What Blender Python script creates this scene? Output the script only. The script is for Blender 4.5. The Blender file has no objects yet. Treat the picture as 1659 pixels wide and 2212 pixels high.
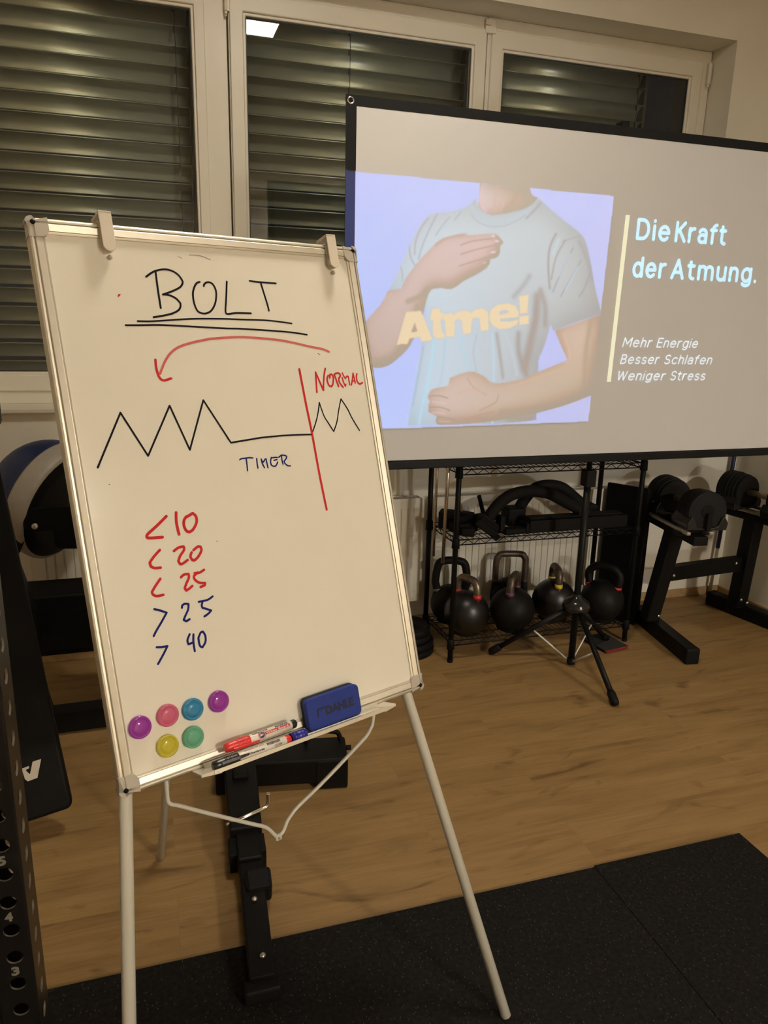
import bpy, bmesh, math, random
import numpy as np
from mathutils import Vector, Matrix, Quaternion
random.seed(7)
S = bpy.context.scene
COL = S.collection

# ------------------------------------------------------------------ camera, world, exposure
cd = bpy.data.cameras.new('camera'); cam = bpy.data.objects.new('camera', cd); COL.objects.link(cam)
S.camera = cam
cd.sensor_fit = 'VERTICAL'; cd.sensor_height = 24.0
cd.lens = 24.0 * 1596.79 / 2212.0
cd.clip_start = 0.05
yaw, pit, rol = (math.radians(a) for a in (17.70402891, 14.57780419, -1.38124906))
fw = Vector((math.sin(yaw) * math.cos(pit), math.cos(yaw) * math.cos(pit), -math.sin(pit)))
rt = Vector((math.cos(yaw), -math.sin(yaw), 0)); dn = fw.cross(rt)
r2 = rt * math.cos(rol) + dn * math.sin(rol); d2 = -rt * math.sin(rol) + dn * math.cos(rol)
mw = Matrix((r2, -d2, -fw)).transposed().to_4x4(); mw.translation = (0, 0, 1.57)
cam.matrix_world = mw
W = bpy.data.worlds.new('night'); S.world = W; W.use_nodes = True
W.node_tree.nodes['Background'].inputs[0].default_value = (0.010, 0.011, 0.014, 1)
W.node_tree.nodes['Background'].inputs[1].default_value = 0.5
S.view_settings.view_transform = 'Standard'; S.view_settings.look = 'None'
S.view_settings.gamma = 1.0; S.view_settings.use_curve_mapping = False
S.view_settings.exposure = 0.0
# lamps of the room: ceiling panels (x centre, y centre, length x, width y, strength)
PANELS = [(0.705, 1.80, 0.45, 0.34, 62.0), (3.08, -3.95, 0.34, 0.58, 500.0), (-2.40, -1.00, 0.58, 0.34, 8.0), (-2.60, -4.20, 0.58, 0.34, 14.0)]
PANEL_COL = (1.0, 0.90, 0.75)
SLIDE_GAIN = 1.0
# the projector's beam (the lens stands on the right, low, some 3.5 m from the screen)
pl = bpy.data.lights.new('projector_lamp', 'SPOT'); po = bpy.data.objects.new('projector_lamp', pl); COL.objects.link(po)
pl.energy = 52.0; pl.color = (0.92, 0.95, 1.0); pl.shadow_soft_size = 0.03; pl.spot_size = math.radians(48); pl.spot_blend = 0.35
po.location = (2.55, -0.75, 1.15)
po.rotation_euler = (Vector((1.9, 2.75, 1.2)) - po.location).to_track_quat('-Z', 'Y').to_euler()

# ------------------------------------------------------------------ materials
MATS = {}
def lin(c):
    return tuple((v / 12.92 if v <= .04045 else ((v + .055) / 1.055) ** 2.4) for v in (x / 255. for x in c))
def mat(name, col=(.5, .5, .5), rough=.5, metal=0., spec=.5, noise=0., nscale=40., bump=0., bscale=200., emit=None, estr=0., trans=0., coat=0.):
    m = bpy.data.materials.new(name); m.use_nodes = True; MATS[name] = m
    nt = m.node_tree; b = nt.nodes['Principled BSDF']
    b.inputs['Base Color'].default_value = (*col, 1); b.inputs['Roughness'].default_value = rough
    b.inputs['Metallic'].default_value = metal; b.inputs['Specular IOR Level'].default_value = spec
    b.inputs['Transmission Weight'].default_value = trans; b.inputs['Coat Weight'].default_value = coat
    if emit: b.inputs['Emission Color'].default_value = (*emit, 1); b.inputs['Emission Strength'].default_value = estr
    tc = None
    if noise or bump:
        tc = nt.nodes.new('ShaderNodeTexCoord')
    if noise:
        n = nt.nodes.new('ShaderNodeTexNoise'); n.inputs['Scale'].default_value = nscale; n.inputs['Detail'].default_value = 4
        nt.links.new(tc.outputs['Object'], n.inputs['Vector'])
        r = nt.nodes.new('ShaderNodeValToRGB')
        r.color_ramp.elements[0].position = .3; r.color_ramp.elements[1].position = .7
        r.color_ramp.elements[0].color = (*[c * (1 - noise) for c in col], 1); r.color_ramp.elements[1].color = (*[min(1, c * (1 + noise)) for c in col], 1)
        nt.links.new(n.outputs['Fac'], r.inputs['Fac']); nt.links.new(r.outputs['Color'], b.inputs['Base Color'])
    if bump:
        n2 = nt.nodes.new('ShaderNodeTexNoise'); n2.inputs['Scale'].default_value = bscale; n2.inputs['Detail'].default_value = 3
        nt.links.new(tc.outputs['Object'], n2.inputs['Vector'])
        bp = nt.nodes.new('ShaderNodeBump'); bp.inputs['Strength'].default_value = bump; bp.inputs['Distance'].default_value = .003
        nt.links.new(n2.outputs['Fac'], bp.inputs['Height']); nt.links.new(bp.outputs['Normal'], b.inputs['Normal'])
    return m

mat('wall_paint', (.80, .755, .65), .9, noise=.02, nscale=6, bump=.25, bscale=260)
mat('ceiling_paint', (.76, .73, .66), .95)
mat('window_plastic', (.74, .69, .58), .38, noise=.015, nscale=8)
mat('sill_board', (.72, .67, .56), .35, noise=.015, nscale=8)
mat('seal_rubber', (.03, .03, .03), .6)
mat('radiator_enamel', (.70, .67, .58), .4, noise=.02, nscale=5)
mat('grille_dark', (.12, .11, .09), .6)
mat('skirting_oak', (.36, .24, .115), .5, noise=.15, nscale=30)
mat('blind_slat', (.56, .58, .50), .34, metal=.6, noise=.03, nscale=10)
mat('blind_cord', (.02, .02, .02), .7)
mat('blind_rail', (.05, .05, .045), .5)
mat('aluminium', (.74, .70, .60), .42, metal=.7, noise=.03, nscale=60)
mat('cap_plastic', (.52, .48, .41), .5)
mat('board_enamel', (.88, .85, .75), .12, spec=.25, noise=.012, nscale=5)
mat('board_back', (.30, .30, .30), .6)
mat('clamp_plastic', (.76, .69, .58), .42)
mat('leg_enamel', (.70, .68, .60), .36)
mat('ink_black', (.012, .012, .016), .6, spec=.06)
mat('ink_red', (.62, .035, .04), .6, spec=.06)
mat('ink_pink', (.66, .16, .15), .6, spec=.06)
mat('ink_blue', (.012, .02, .16), .6, spec=.06)
mat('ink_grey', (.30, .27, .26), .6, spec=.06)
mat('marker_white', (.82, .76, .68), .3)
mat('cap_white', (.82, .76, .68), .4)
mat('cap_red', (.70, .035, .035), .32, bump=.05, bscale=60)
mat('cap_black', (.015, .015, .016), .28)
mat('cap_blue', (.02, .022, .28), .32)
mat('print_black', (.02, .02, .025), .5)
mat('print_navy', (.02, .03, .16), .5)
mat('print_red', (.55, .03, .03), .5)
mat('eraser_foam', (.010, .030, .24), .75, noise=.10, nscale=160, bump=.25, bscale=500)
mat('eraser_felt', (.012, .013, .022), .95, bump=.5, bscale=400)
mat('eraser_print', (.008, .012, .035), .7)
mat('screen_fabric', (.60, .59, .575), .85)
mat('screen_border', (.009, .009, .009), .75, spec=.22)
mat('screen_metal', (0.0074, 0.0074, 0.0074), .42, spec=.14)
mat('screen_bar', (0.0099, 0.0099, 0.0099), .4, spec=.14)
mat('strut_metal', (.80, .78, .73), .3, metal=.15)
mat('black_steel', (0.0053, 0.0050, 0.0046), .48, spec=.14, noise=.1, nscale=60)
mat('black_wire', (0.0087, 0.0081, 0.0074), .4, spec=.14)
mat('kettle_black', (0.0056, 0.0050, 0.0043), .36, noise=.2, nscale=30, bump=.12, bscale=220)
mat('kettle_matt', (0.0068, 0.0062, 0.0056), .50, spec=.14, noise=.2, nscale=30, bump=.2, bscale=260)
mat('kettle_steel', (.20, .165, .125), .33, metal=.75, noise=.25, nscale=40)
mat('kettle_bronze', (.10, .075, .055), .42, metal=.6, noise=.35, nscale=40)
mat('band_red', (.48, .02, .02), .45)
mat('band_yellow', (.66, .48, .02), .45)
mat('band_purple', (.11, .035, .065), .45)
mat('band_grey', (.10, .10, .085), .5)
mat('foam_black', (0.0074, 0.0071, 0.0065), .75, spec=.14, bump=.15, bscale=300)
mat('rubber_black', (0.0056, 0.0053, 0.0050), .6, spec=.14, bump=.1, bscale=300)
mat('vinyl_black', (0.0034, 0.0033, 0.0031), .55, spec=.14, bump=.1, bscale=500)
mat('weight_grey', (0.0112, 0.0107, 0.0099), .55, spec=.14, noise=.1, nscale=30)
mat('gloss_black', (.012, .012, .012), .18)
mat('bolt_metal', (.55, .53, .48), .28, metal=.9)
mat('chrome', (.80, .78, .72), .12, metal=1.)
mat('rail_steel', (.50, .45, .36), .3, metal=.8, noise=.1, nscale=50)
mat('rod_steel', (.62, .52, .40), .22, metal=.9)
mat('pole_blue', (.01, .014, .05), .4)
mat('logo_white', (.55, .50, .42), .5)
mat('number_grey', (.20, .185, .155), .5)
mat('rack_black', (0.0081, 0.0074, 0.0068), .33, spec=.5, noise=.15, nscale=80, bump=.06, bscale=400)
mat('ball_blue', (.012, .022, .075), .45)
mat('ball_rim', (.36, .33, .28), .45, noise=.06, nscale=30)
mat('towel_black', (.02, .019, .018), .9, bump=.4, bscale=500)
mat('towel_red', (.28, .02, .012), .9)
mat('rug_edge', (.02, .019, .018), .9)
mat('lamp_frame', (.75, .75, .75), .5)
mat('lamp_white', (.9, .9, .9), .5)

def glass_mat():
    m = bpy.data.materials.new('window_glass'); m.use_nodes = True; MATS['window_glass'] = m
    nt = m.node_tree; nt.nodes.clear()
    o = nt.nodes.new('ShaderNodeOutputMaterial'); t = nt.nodes.new('ShaderNodeBsdfTransparent'); g = nt.nodes.new('ShaderNodeBsdfGlossy')
    t.inputs[0].default_value = (.93, .96, .92, 1); g.inputs['Roughness'].default_value = .0; g.inputs[0].default_value = (1, 1, 1, 1)
    f = nt.nodes.new('ShaderNodeFresnel'); f.inputs[0].default_value = 1.5
    mu = nt.nodes.new('ShaderNodeMath'); mu.operation = 'MULTIPLY'; mu.inputs[1].default_value = 1.5; mu.use_clamp = True
    x = nt.nodes.new('ShaderNodeMixShader')
    nt.links.new(f.outputs[0], mu.inputs[0]); nt.links.new(mu.outputs[0], x.inputs[0]); nt.links.new(t.outputs[0], x.inputs[1]); nt.links.new(g.outputs[0], x.inputs[2]); nt.links.new(x.outputs[0], o.inputs[0])
glass_mat()

def clear_plastic(name, col):
    m = mat(name, col, .08, spec=.6, trans=.55); b = m.node_tree.nodes['Principled BSDF']; b.inputs['IOR'].default_value = 1.45
    return m
clear_plastic('plastic_purple', (.58, .09, .66)); clear_plastic('plastic_pink', (.95, .26, .44)); clear_plastic('plastic_blue', (.07, .44, .76))
clear_plastic('plastic_yellow', (.92, .84, .10)); clear_plastic('plastic_green', (.26, .70, .50))

def floor_mat():
    m = bpy.data.materials.new('oak_laminate'); m.use_nodes = True; MATS['oak_laminate'] = m
    nt = m.node_tree; L = nt.links.new; b = nt.nodes['Principled BSDF']
    tc = nt.nodes.new('ShaderNodeTexCoord')
    br = nt.nodes.new('ShaderNodeTexBrick'); br.offset = .37; br.inputs['Scale'].default_value = 1.0
    br.inputs['Brick Width'].default_value = 1.22; br.inputs['Row Height'].default_value = .18
    br.inputs['Mortar Size'].default_value = .0008; br.inputs['Mortar Smooth'].default_value = .6
    br.inputs['Color1'].default_value = (.0, .0, .0, 1); br.inputs['Color2'].default_value = (1, 1, 1, 1); br.inputs['Mortar'].default_value = (.5, .5, .5, 1)
    br.inputs['Bias'].default_value = 0
    L(tc.outputs['Object'], br.inputs['Vector'])
    # shift the grain from plank to plank
    mp = nt.nodes.new('ShaderNodeMapping'); mp.inputs['Scale'].default_value = (1.1, 9.0, 1)
    ad = nt.nodes.new('ShaderNodeVectorMath'); ad.operation = 'ADD'
    sc = nt.nodes.new('ShaderNodeVectorMath'); sc.operation = 'SCALE'; sc.inputs['Scale'].default_value = 7.3
    L(br.outputs['Color'], sc.inputs[0]); L(tc.outputs['Object'], ad.inputs[0]); L(sc.outputs[0], ad.inputs[1]); L(ad.outputs[0], mp.inputs['Vector'])
    n1 = nt.nodes.new('ShaderNodeTexNoise'); n1.inputs['Scale'].default_value = 1.6; n1.inputs['Detail'].default_value = 7; n1.inputs['Roughness'].default_value = .62; n1.inputs['Distortion'].default_value = .8
    L(mp.outputs[0], n1.inputs['Vector'])
    r1 = nt.nodes.new('ShaderNodeValToRGB'); e = r1.color_ramp.elements
    e[0].position = .30; e[0].color = (.215, .126, .046, 1); e[1].position = .72; e[1].color = (.350, .220, .090, 1)
    x = r1.color_ramp.elements.new(.5); x.color = (.300, .183, .070, 1)
    L(n1.outputs['Fac'], r1.inputs['Fac'])
    mp2 = nt.nodes.new('ShaderNodeMapping'); mp2.inputs['Scale'].default_value = (6, 150, 1); L(ad.outputs[0], mp2.inputs['Vector'])
    n2 = nt.nodes.new('ShaderNodeTexNoise'); n2.inputs['Scale'].default_value = 1.0; n2.inputs['Detail'].default_value = 3; L(mp2.outputs[0], n2.inputs['Vector'])
    mx = nt.nodes.new('ShaderNodeMix'); mx.data_type = 'RGBA'; mx.blend_type = 'MULTIPLY'; mx.inputs['Factor'].default_value = .22
    r2_ = nt.nodes.new('ShaderNodeValToRGB'); r2_.color_ramp.elements[0].position = .32; r2_.color_ramp.elements[0].color = (.45, .40, .34, 1); r2_.color_ramp.elements[1].position = .62
    L(n2.outputs['Fac'], r2_.inputs['Fac']); L(r1.outputs['Color'], mx.inputs['A']); L(r2_.outputs['Color'], mx.inputs['B'])
    # knots
    mp3 = nt.nodes.new('ShaderNodeMapping'); mp3.inputs['Scale'].default_value = (1.9, 5.2, 1); L(ad.outputs[0], mp3.inputs['Vector'])
    n3 = nt.nodes.new('ShaderNodeTexNoise'); n3.inputs['Scale'].default_value = 1.3; n3.inputs['Detail'].default_value = 5; n3.inputs['Distortion'].default_value = 2.2; L(mp3.outputs[0], n3.inputs['Vector'])
    r3 = nt.nodes.new('ShaderNodeValToRGB'); r3.color_ramp.elements[0].position = .26; r3.color_ramp.elements[0].color = (.42, .36, .30, 1); r3.color_ramp.elements[1].position = .40
    L(n3.outputs['Fac'], r3.inputs['Fac'])
    mx2 = nt.nodes.new('ShaderNodeMix'); mx2.data_type = 'RGBA'; mx2.blend_type = 'MULTIPLY'; mx2.inputs['Factor'].default_value = .75
    L(mx.outputs['Result'], mx2.inputs['A']); L(r3.outputs['Color'], mx2.inputs['B'])
    mx3 = nt.nodes.new('ShaderNodeMix'); mx3.data_type = 'RGBA'; mx3.blend_type = 'MULTIPLY'
    sj = nt.nodes.new('ShaderNodeMath'); sj.operation = 'MULTIPLY'; sj.inputs[1].default_value = .22
    L(br.outputs['Fac'], sj.inputs[0]); L(sj.outputs[0], mx3.inputs['Factor']); L(mx2.outputs['Result'], mx3.inputs['A']); mx3.inputs['B'].default_value = (.35, .3, .25, 1)
    L(mx3.outputs['Result'], b.inputs['Base Color'])
    b.inputs['Roughness'].default_value = .5; b.inputs['Specular IOR Level'].default_value = .35
    bp = nt.nodes.new('ShaderNodeBump'); bp.inputs['Strength'].default_value = .12; bp.inputs['Distance'].default_value = .002; L(n2.outputs['Fac'], bp.inputs['Height']); L(bp.outputs[0], b.inputs['Normal'])
floor_mat()

def mat_rubber():
    m = bpy.data.materials.new('speckled_rubber'); m.use_nodes = True; MATS['speckled_rubber'] = m
    nt = m.node_tree; L = nt.links.new; b = nt.nodes['Principled BSDF']; tc = nt.nodes.new('ShaderNodeTexCoord')
    mp = nt.nodes.new('ShaderNodeMapping'); mp.inputs['Scale'].default_value = (1.5, .7, 1); mp.inputs['Rotation'].default_value = (0, 0, .25); L(tc.outputs['Object'], mp.inputs[0])
    v = nt.nodes.new('ShaderNodeTexVoronoi'); v.inputs['Scale'].default_value = 150; L(mp.outputs[0], v.inputs['Vector'])
    wn = nt.nodes.new('ShaderNodeSeparateColor'); L(v.outputs['Color'], wn.inputs[0])
    gt = nt.nodes.new('ShaderNodeMath'); gt.operation = 'GREATER_THAN'; gt.inputs[1].default_value = .82; L(wn.outputs[0], gt.inputs[0])
    lt = nt.nodes.new('ShaderNodeMath'); lt.operation = 'LESS_THAN'; lt.inputs[1].default_value = .24; L(v.outputs['Distance'], lt.inputs[0])
    mu = nt.nodes.new('ShaderNodeMath'); mu.operation = 'MULTIPLY'; L(gt.outputs[0], mu.inputs[0]); L(lt.outputs[0], mu.inputs[1])
    n = nt.nodes.new('ShaderNodeTexNoise'); n.inputs['Scale'].default_value = 90; n.inputs['Detail'].default_value = 4; L(tc.outputs['Object'], n.inputs['Vector'])
    r = nt.nodes.new('ShaderNodeValToRGB'); r.color_ramp.elements[0].position = .35; r.color_ramp.elements[0].color = (.006, .0055, .005, 1); r.color_ramp.elements[1].position = .75; r.color_ramp.elements[1].color = (.015, .0135, .0118, 1)
    L(n.outputs['Fac'], r.inputs['Fac'])
    mx = nt.nodes.new('ShaderNodeMix'); mx.data_type = 'RGBA'; L(mu.outputs[0], mx.inputs['Factor']); L(r.outputs['Color'], mx.inputs['A']); mx.inputs['B'].default_value = (.075, .068, .058, 1)
    L(mx.outputs['Result'], b.inputs['Base Color']); b.inputs['Roughness'].default_value = .8; b.inputs['Specular IOR Level'].default_value = .12
    bp = nt.nodes.new('ShaderNodeBump'); bp.inputs['Strength'].default_value = .5; bp.inputs['Distance'].default_value = .002; L(n.outputs['Fac'], bp.inputs['Height']); L(bp.outputs[0], b.inputs['Normal'])
mat_rubber()

def attr_emit(name, base, rough=.85):
    m = mat(name, base, rough); nt = m.node_tree; b = nt.nodes['Principled BSDF']
    a = nt.nodes.new('ShaderNodeAttribute'); a.attribute_name = 'beam'; a.attribute_type = 'GEOMETRY'
    nt.links.new(a.outputs['Color'], b.inputs['Emission Color']); b.inputs['Emission Strength'].default_value = SLIDE_GAIN
    return m
attr_emit('slide_light', (.60, .59, .575))

# ------------------------------------------------------------------ mesh helpers
ORG = {}
def V(*a): return Vector(a)
class MB:
    def __init__(s): s.v = []; s.f = []; s.mi = []; s.sm = []
    def add(s, vs, fs, mi=0, sm=False):
        o = len(s.v); s.v += [Vector(p) for p in vs]
        for f in fs: s.f.append([i + o for i in f]); s.mi.append(mi); s.sm.append(sm)
        return s
    def box(s, lo, hi, T=None, mi=0):
        x0, y0, z0 = lo; x1, y1, z1 = hi
        p = [V(x, y, z) for z in (z0, z1) for y in (y0, y1) for x in (x0, x1)]
        if T is not None: p = [T @ q for q in p]
        return s.add(p, [(0, 2, 3, 1), (4, 5, 7, 6), (0, 1, 5, 4), (2, 6, 7, 3), (0, 4, 6, 2), (1, 3, 7, 5)], mi)
    def bar(s, a, b, w, h, up=(0, 0, 1), mi=0):
        a = Vector(a); b = Vector(b); d = (b - a).normalized(); u = Vector(up); sx = d.cross(u).normalized(); u = sx.cross(d).normalized()
        p = [c + sx * i * w / 2 + u * j * h / 2 for c in (a, b) for i, j in ((-1, -1), (1, -1), (1, 1), (-1, 1))]
        return s.add(p, [(0, 3, 2, 1), (4, 5, 6, 7), (0, 1, 5, 4), (1, 2, 6, 5), (2, 3, 7, 6), (3, 0, 4, 7)], mi)
    def prism(s, poly, z0, z1, T=None, mi=0, sm=False):
        n = len(poly); p = [V(x, y, z0) for x, y in poly] + [V(x, y, z1) for x, y in poly]
        if T is not None: p = [T @ q for q in p]
        s.add(p, [tuple(reversed(range(n))), tuple(range(n, 2 * n))], mi)
        o = len(s.v) - 2 * n
        for i in range(n):
            j = (i + 1) % n; s.f.append([o + i, o + j, o + n + j, o + n + i]); s.mi.append(mi); s.sm.append(sm)
        return s
    def tube(s, pts, r, n=12, closed=False, mi=0, flat=None):
        pts = [Vector(p) for p in pts]; m = len(pts); R = r if isinstance(r, (list, tuple)) else [r] * m
        up = None; vs = []
        for i, p in enumerate(pts):
            a = pts[(i - 1) % m] if (i > 0 or closed) else p; c = pts[(i + 1) % m] if (i < m - 1 or closed) else p
            t = (c - a).normalized()
            if up is None:
                up = t.orthogonal().normalized()
            up = (up - t * up.dot(t))
            up = up.normalized() if up.length > 1e-6 else t.orthogonal().normalized()
            q = t.cross(up)
            for k in range(n):
                th = 2 * math.pi * k / n; vs.append(p + (up * math.cos(th) + q * math.sin(th)) * R[i])
        fs = []
        for i in range(m if closed else m - 1):
            j = (i + 1) % m
            for k in range(n): fs.append((i * n + k, i * n + (k + 1) % n, j * n + (k + 1) % n, j * n + k))
        s.add(vs, fs, mi, True)
        if not closed:
            o = len(s.v) - len(vs)
            s.f.append([o + k for k in reversed(range(n))]); s.mi.append(mi); s.sm.append(False)
            s.f.append([o + (m - 1) * n + k for k in range(n)]); s.mi.append(mi); s.sm.append(False)
        return s
    def lathe(s, prof, T=None, n=32, mi=0, sm=True):
        # prof: (radius, height) along local z
        vs = []; idx = []
        for r, h in prof:
            if r < 1e-6: idx.append([len(vs)]); vs.append(V(0, 0, h))
            else:
                idx.append(list(range(len(vs), len(vs) + n)))
                vs += [V(r * math.cos(2 * math.pi * k / n), r * math.sin(2 * math.pi * k / n), h) for k in range(n)]
        fs = []
        for a, b in zip(idx, idx[1:]):
            for k in range(n):
                l = (k + 1) % n
                if len(a) == 1 and len(b) == 1: continue
                if len(a) == 1: fs.append((a[0], b[l], b[k]))
                elif len(b) == 1: fs.append((a[k], a[l], b[0]))
                else: fs.append((a[k], a[l], b[l], b[k]))
        if T is not None: vs = [T @ q for q in vs]
        return s.add(vs, fs, mi, sm)
    def build(s, name, mats, parent=None, loc=None, bevel=0., seg=2, angle=40, recalc=True):
        org = Vector(ORG[parent.name]) if parent is not None else (Vector(loc) if loc is not None else V(0, 0, 0))
        me = bpy.data.meshes.new(name)
        me.from_pydata([tuple(p - org) for p in s.v], [], s.f)
        for mt in (mats if isinstance(mats, (list, tuple)) else [mats]): me.materials.append(MATS[mt])
        me.polygons.foreach_set('material_index', s.mi); me.polygons.foreach_set('use_smooth', s.sm)
        if recalc:
            b = bmesh.new(); b.from_mesh(me); bmesh.ops.recalc_face_normals(b, faces=b.faces); b.to_mesh(me); b.free()
        me.update()
        o = bpy.data.objects.new(name, me); COL.objects.link(o)
        if parent is not None: o.parent = parent
        else: o.location = org
        ORG[o.name] = tuple(org)
        if bevel:
            md = o.modifiers.new('bevel', 'BEVEL'); md.width = bevel; md.segments = seg; md.limit_method = 'ANGLE'; md.angle_limit = math.radians(angle)
            md.harden_normals = False
        return o

def thing(name, label, cat, loc=(0, 0, 0), group=None):
    o = bpy.data.objects.new(name, None); COL.objects.link(o); o.location = loc; o.empty_display_size = .1
    ORG[o.name] = tuple(loc); o['label'] = label; o['category'] = cat
    if group: o['group'] = group
    return o
def tag(o, label, cat, group=None):
    o['label'] = label; o['category'] = cat
    if group: o['group'] = group
    return o
def struct(o): o['kind'] = 'structure'; return o
def frame_T(o, x, y, z):
    m = Matrix((Vector(x), Vector(y), Vector(z))).transposed().to_4x4(); m.translation = o; return m
def smooth_path(p, k=5, corner=55):
    # Catmull-Rom through the points, keeping sharp corners sharp
    p = [Vector(q) for q in p]
    if len(p) < 3: return p
    segs = [[p[0]]]
    for i in range(1, len(p) - 1):
        segs[-1].append(p[i])
        if (p[i] - p[i - 1]).angle(p[i + 1] - p[i], 0) > math.radians(corner): segs.append([p[i]])
    segs[-1].append(p[-1]); out = []
    for s in segs:
        q = [s[0]] + s + [s[-1]]
        for i in range(1, len(q) - 2):
            a, b, c, d = q[i - 1:i + 3]
            for t in range(k):
                u = t / k
                out.append(.5 * (2 * b + (c - a) * u + (2 * a - 5 * b + 4 * c - d) * u * u + (3 * b - a - 3 * c + d) * u ** 3))
    out.append(p[-1]); return out
def ribbon(mb, pts, w, T, z=0., mi=0):
    # flat round-ended ink line in the plane of T
    P = [Vector((p[0], p[1])) for p in pts]; n = len(P); vs = []; fs = []
    def put(x, y): vs.append(T @ V(x, y, z)); return len(vs) - 1
    for a, b in zip(P, P[1:]):
        d = b - a
        if d.length < 1e-7: continue
        d.normalize(); q = Vector((-d.y, d.x)) * w / 2
        fs.append([put(*(a + q)), put(*(a - q)), put(*(b - q)), put(*(b + q))])
    for i, a in enumerate(P):
        c = [put(a.x + w / 2 * math.cos(t * math.pi / 4), a.y + w / 2 * math.sin(t * math.pi / 4)) for t in range(8)]
        z += 4e-7; fs.append(c)
    mb.add(vs, fs, mi)
_tc = bpy.data.collections.new('tmp'); COL.children.link(_tc)
def text_geo(txt, bold=0., shear=0.):
    # glyph outlines of the built-in font as (verts2d, faces), cap height about .73 at size 1
    cu = bpy.data.curves.new('t', 'FONT'); cu.body = txt; cu.size = 1.; cu.offset = bold; cu.shear = shear; cu.resolution_u = 4
    o = bpy.data.objects.new('t', cu); _tc.objects.link(o)
    dg = bpy.context.evaluated_depsgraph_get(); me = o.evaluated_get(dg).to_mesh()
    v = [(p.co.x, p.co.y) for p in me.vertices]; f = [list(q.vertices) for q in me.polygons]
    o.evaluated_get(dg).to_mesh_clear(); bpy.data.objects.remove(o); bpy.data.curves.remove(cu)
    return v, f
def put_text(mb, txt, T, width=None, height=None, bold=0., shear=0., mi=0, fn=None):
    # fit to width (x) and cap height (y); T maps (x, y, 0) or fn maps (x, y)
    v, f = text_geo(txt, bold, shear)
    if not v: return mb
    x0 = min(p[0] for p in v); x1 = max(p[0] for p in v); cap = .73
    sx = width / (x1 - x0) if width else height / cap; sy = height / cap if height else sx
    q = [((x - x0) * sx, y * sy) for x, y in v]
    return mb.add([fn(a, b) if fn else T @ V(a, b, 0) for a, b in q], f, mi)
# ------------------------------------------------------------------ the room
XR, YW, ZC = 3.262, 3.454, 3.45
X0, Y0 = -4.2, -5.6
struct(MB().box((X0, Y0, -.1), (XR, YW, 0)).build('floor', 'oak_laminate'))
struct(MB().box((X0, Y0, ZC), (XR, YW, ZC + .1)).build('ceiling', 'ceiling_paint'))
wb = MB(); OX0, OX1, OZ0, OZ1 = -1.08, 2.895, 1.152, 2.958; YO = 3.92
wb.box((X0, YW, 0), (OX0, YO, ZC)); wb.box((OX1, YW, 0), (XR + .2, YO, ZC)); wb.box((OX0, YW, 0), (OX1, YO, OZ0)); wb.box((OX0, YW, OZ1), (OX1, YO, ZC))
struct(wb.build('wall_back', 'wall_paint'))
struct(MB().box((XR, Y0, 0), (XR + .2, YW, ZC)).build('wall_right', 'wall_paint'))
struct(MB().box((X0 - .2, Y0, 0), (X0, YW, ZC)).build('wall_left', 'wall_paint'))
struct(MB().box((X0, Y0 - .2, 0), (XR, Y0, ZC)).build('wall_front', 'wall_paint'))
struct(MB().box((X0, YW - .014, 0), (XR - .014, YW, .049)).build('baseboard_back', 'skirting_oak', bevel=.003))
struct(MB().box((XR - .014, Y0, 0), (XR, YW, .049)).build('baseboard_right', 'skirting_oak', bevel=.003))
# window sill board
struct(MB().box((-1.2, 3.424, 1.152), (2.893, 3.64, 1.172)).build('trim_1', 'sill_board', bevel=.004, seg=3))

YF = 3.614
def ring(mb, o, i, y0, y1, mi=0):
    # rectangular frame between outer (x0,x1,z0,z1) and inner, from depth y0 to y1
    x0, x1, z0, z1 = o; a0, a1, b0, b1 = i
    O = [(x0, z0), (x1, z0), (x1, z1), (x0, z1)]; I = [(a0, b0), (a1, b0), (a1, b1), (a0, b1)]
    vs = [V(x, y, z) for y in (y0, y1) for x, z in O + I]; fs = []
    for k in range(4):
        l = (k + 1) % 4
        fs += [(k, l, 4 + l, 4 + k), (8 + k, 12 + k, 12 + l, 8 + l), (4 + k, 4 + l, 12 + l, 12 + k), (k, 8 + k, 8 + l, l)]
    mb.add(vs, fs, mi)
def window(n, fr, gl, sash_in=.055):
    x0, x1 = fr; a0, a1 = gl; z0, z1, b0, b1 = 1.172, 2.957, 1.312, 2.817
    m = MB(); ring(m, (x0 + .0015, x1 - .0015, z0, z1), (a0 - .05, a1 + .05, b0 - .05, b1 + .05), YF + .012, YF + .085)
    o = struct(m.build(f'window_{n}', 'window_plastic', bevel=.003))
    s = MB(); ring(s, (a0 - sash_in, a1 + sash_in, b0 - .085, b1 + .085), (a0 - .012, a1 + .012, b0 - .012, b1 + .012), YF, YF + .06)
    s.build('sash', 'window_plastic', o, bevel=.005, seg=3)
    t = MB(); ring(t, (a0 - .014, a1 + .014, b0 - .014, b1 + .014), (a0, a1, b0, b1), YF + .010, YF + .05)
    t.build('glazing_bead', 'window_plastic', o, bevel=.004)
    g = MB(); ring(g, (a0 - .003, a1 + .003, b0 - .003, b1 + .003), (a0 + .004, a1 - .004, b0 + .004, b1 - .004), YF + .018, YF + .024); g.build('gasket', 'seal_rubber', o)
    MB().add([(a0 - .002, YF + .028, b0 - .002), (a1 + .002, YF + .028, b0 - .002), (a1 + .002, YF + .028, b1 + .002), (a0 - .002, YF + .028, b1 + .002)], [(0, 1, 2, 3)]).build('pane', 'window_glass', o, recalc=False)
    return o
w1 = window(1, (-1.08, .400), (-.95, .25)); w2 = window(2, (.404, 1.612), (.48, 1.537), .07); w3 = window(3, (1.613, 2.893), (1.703, 2.765), .07)
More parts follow.
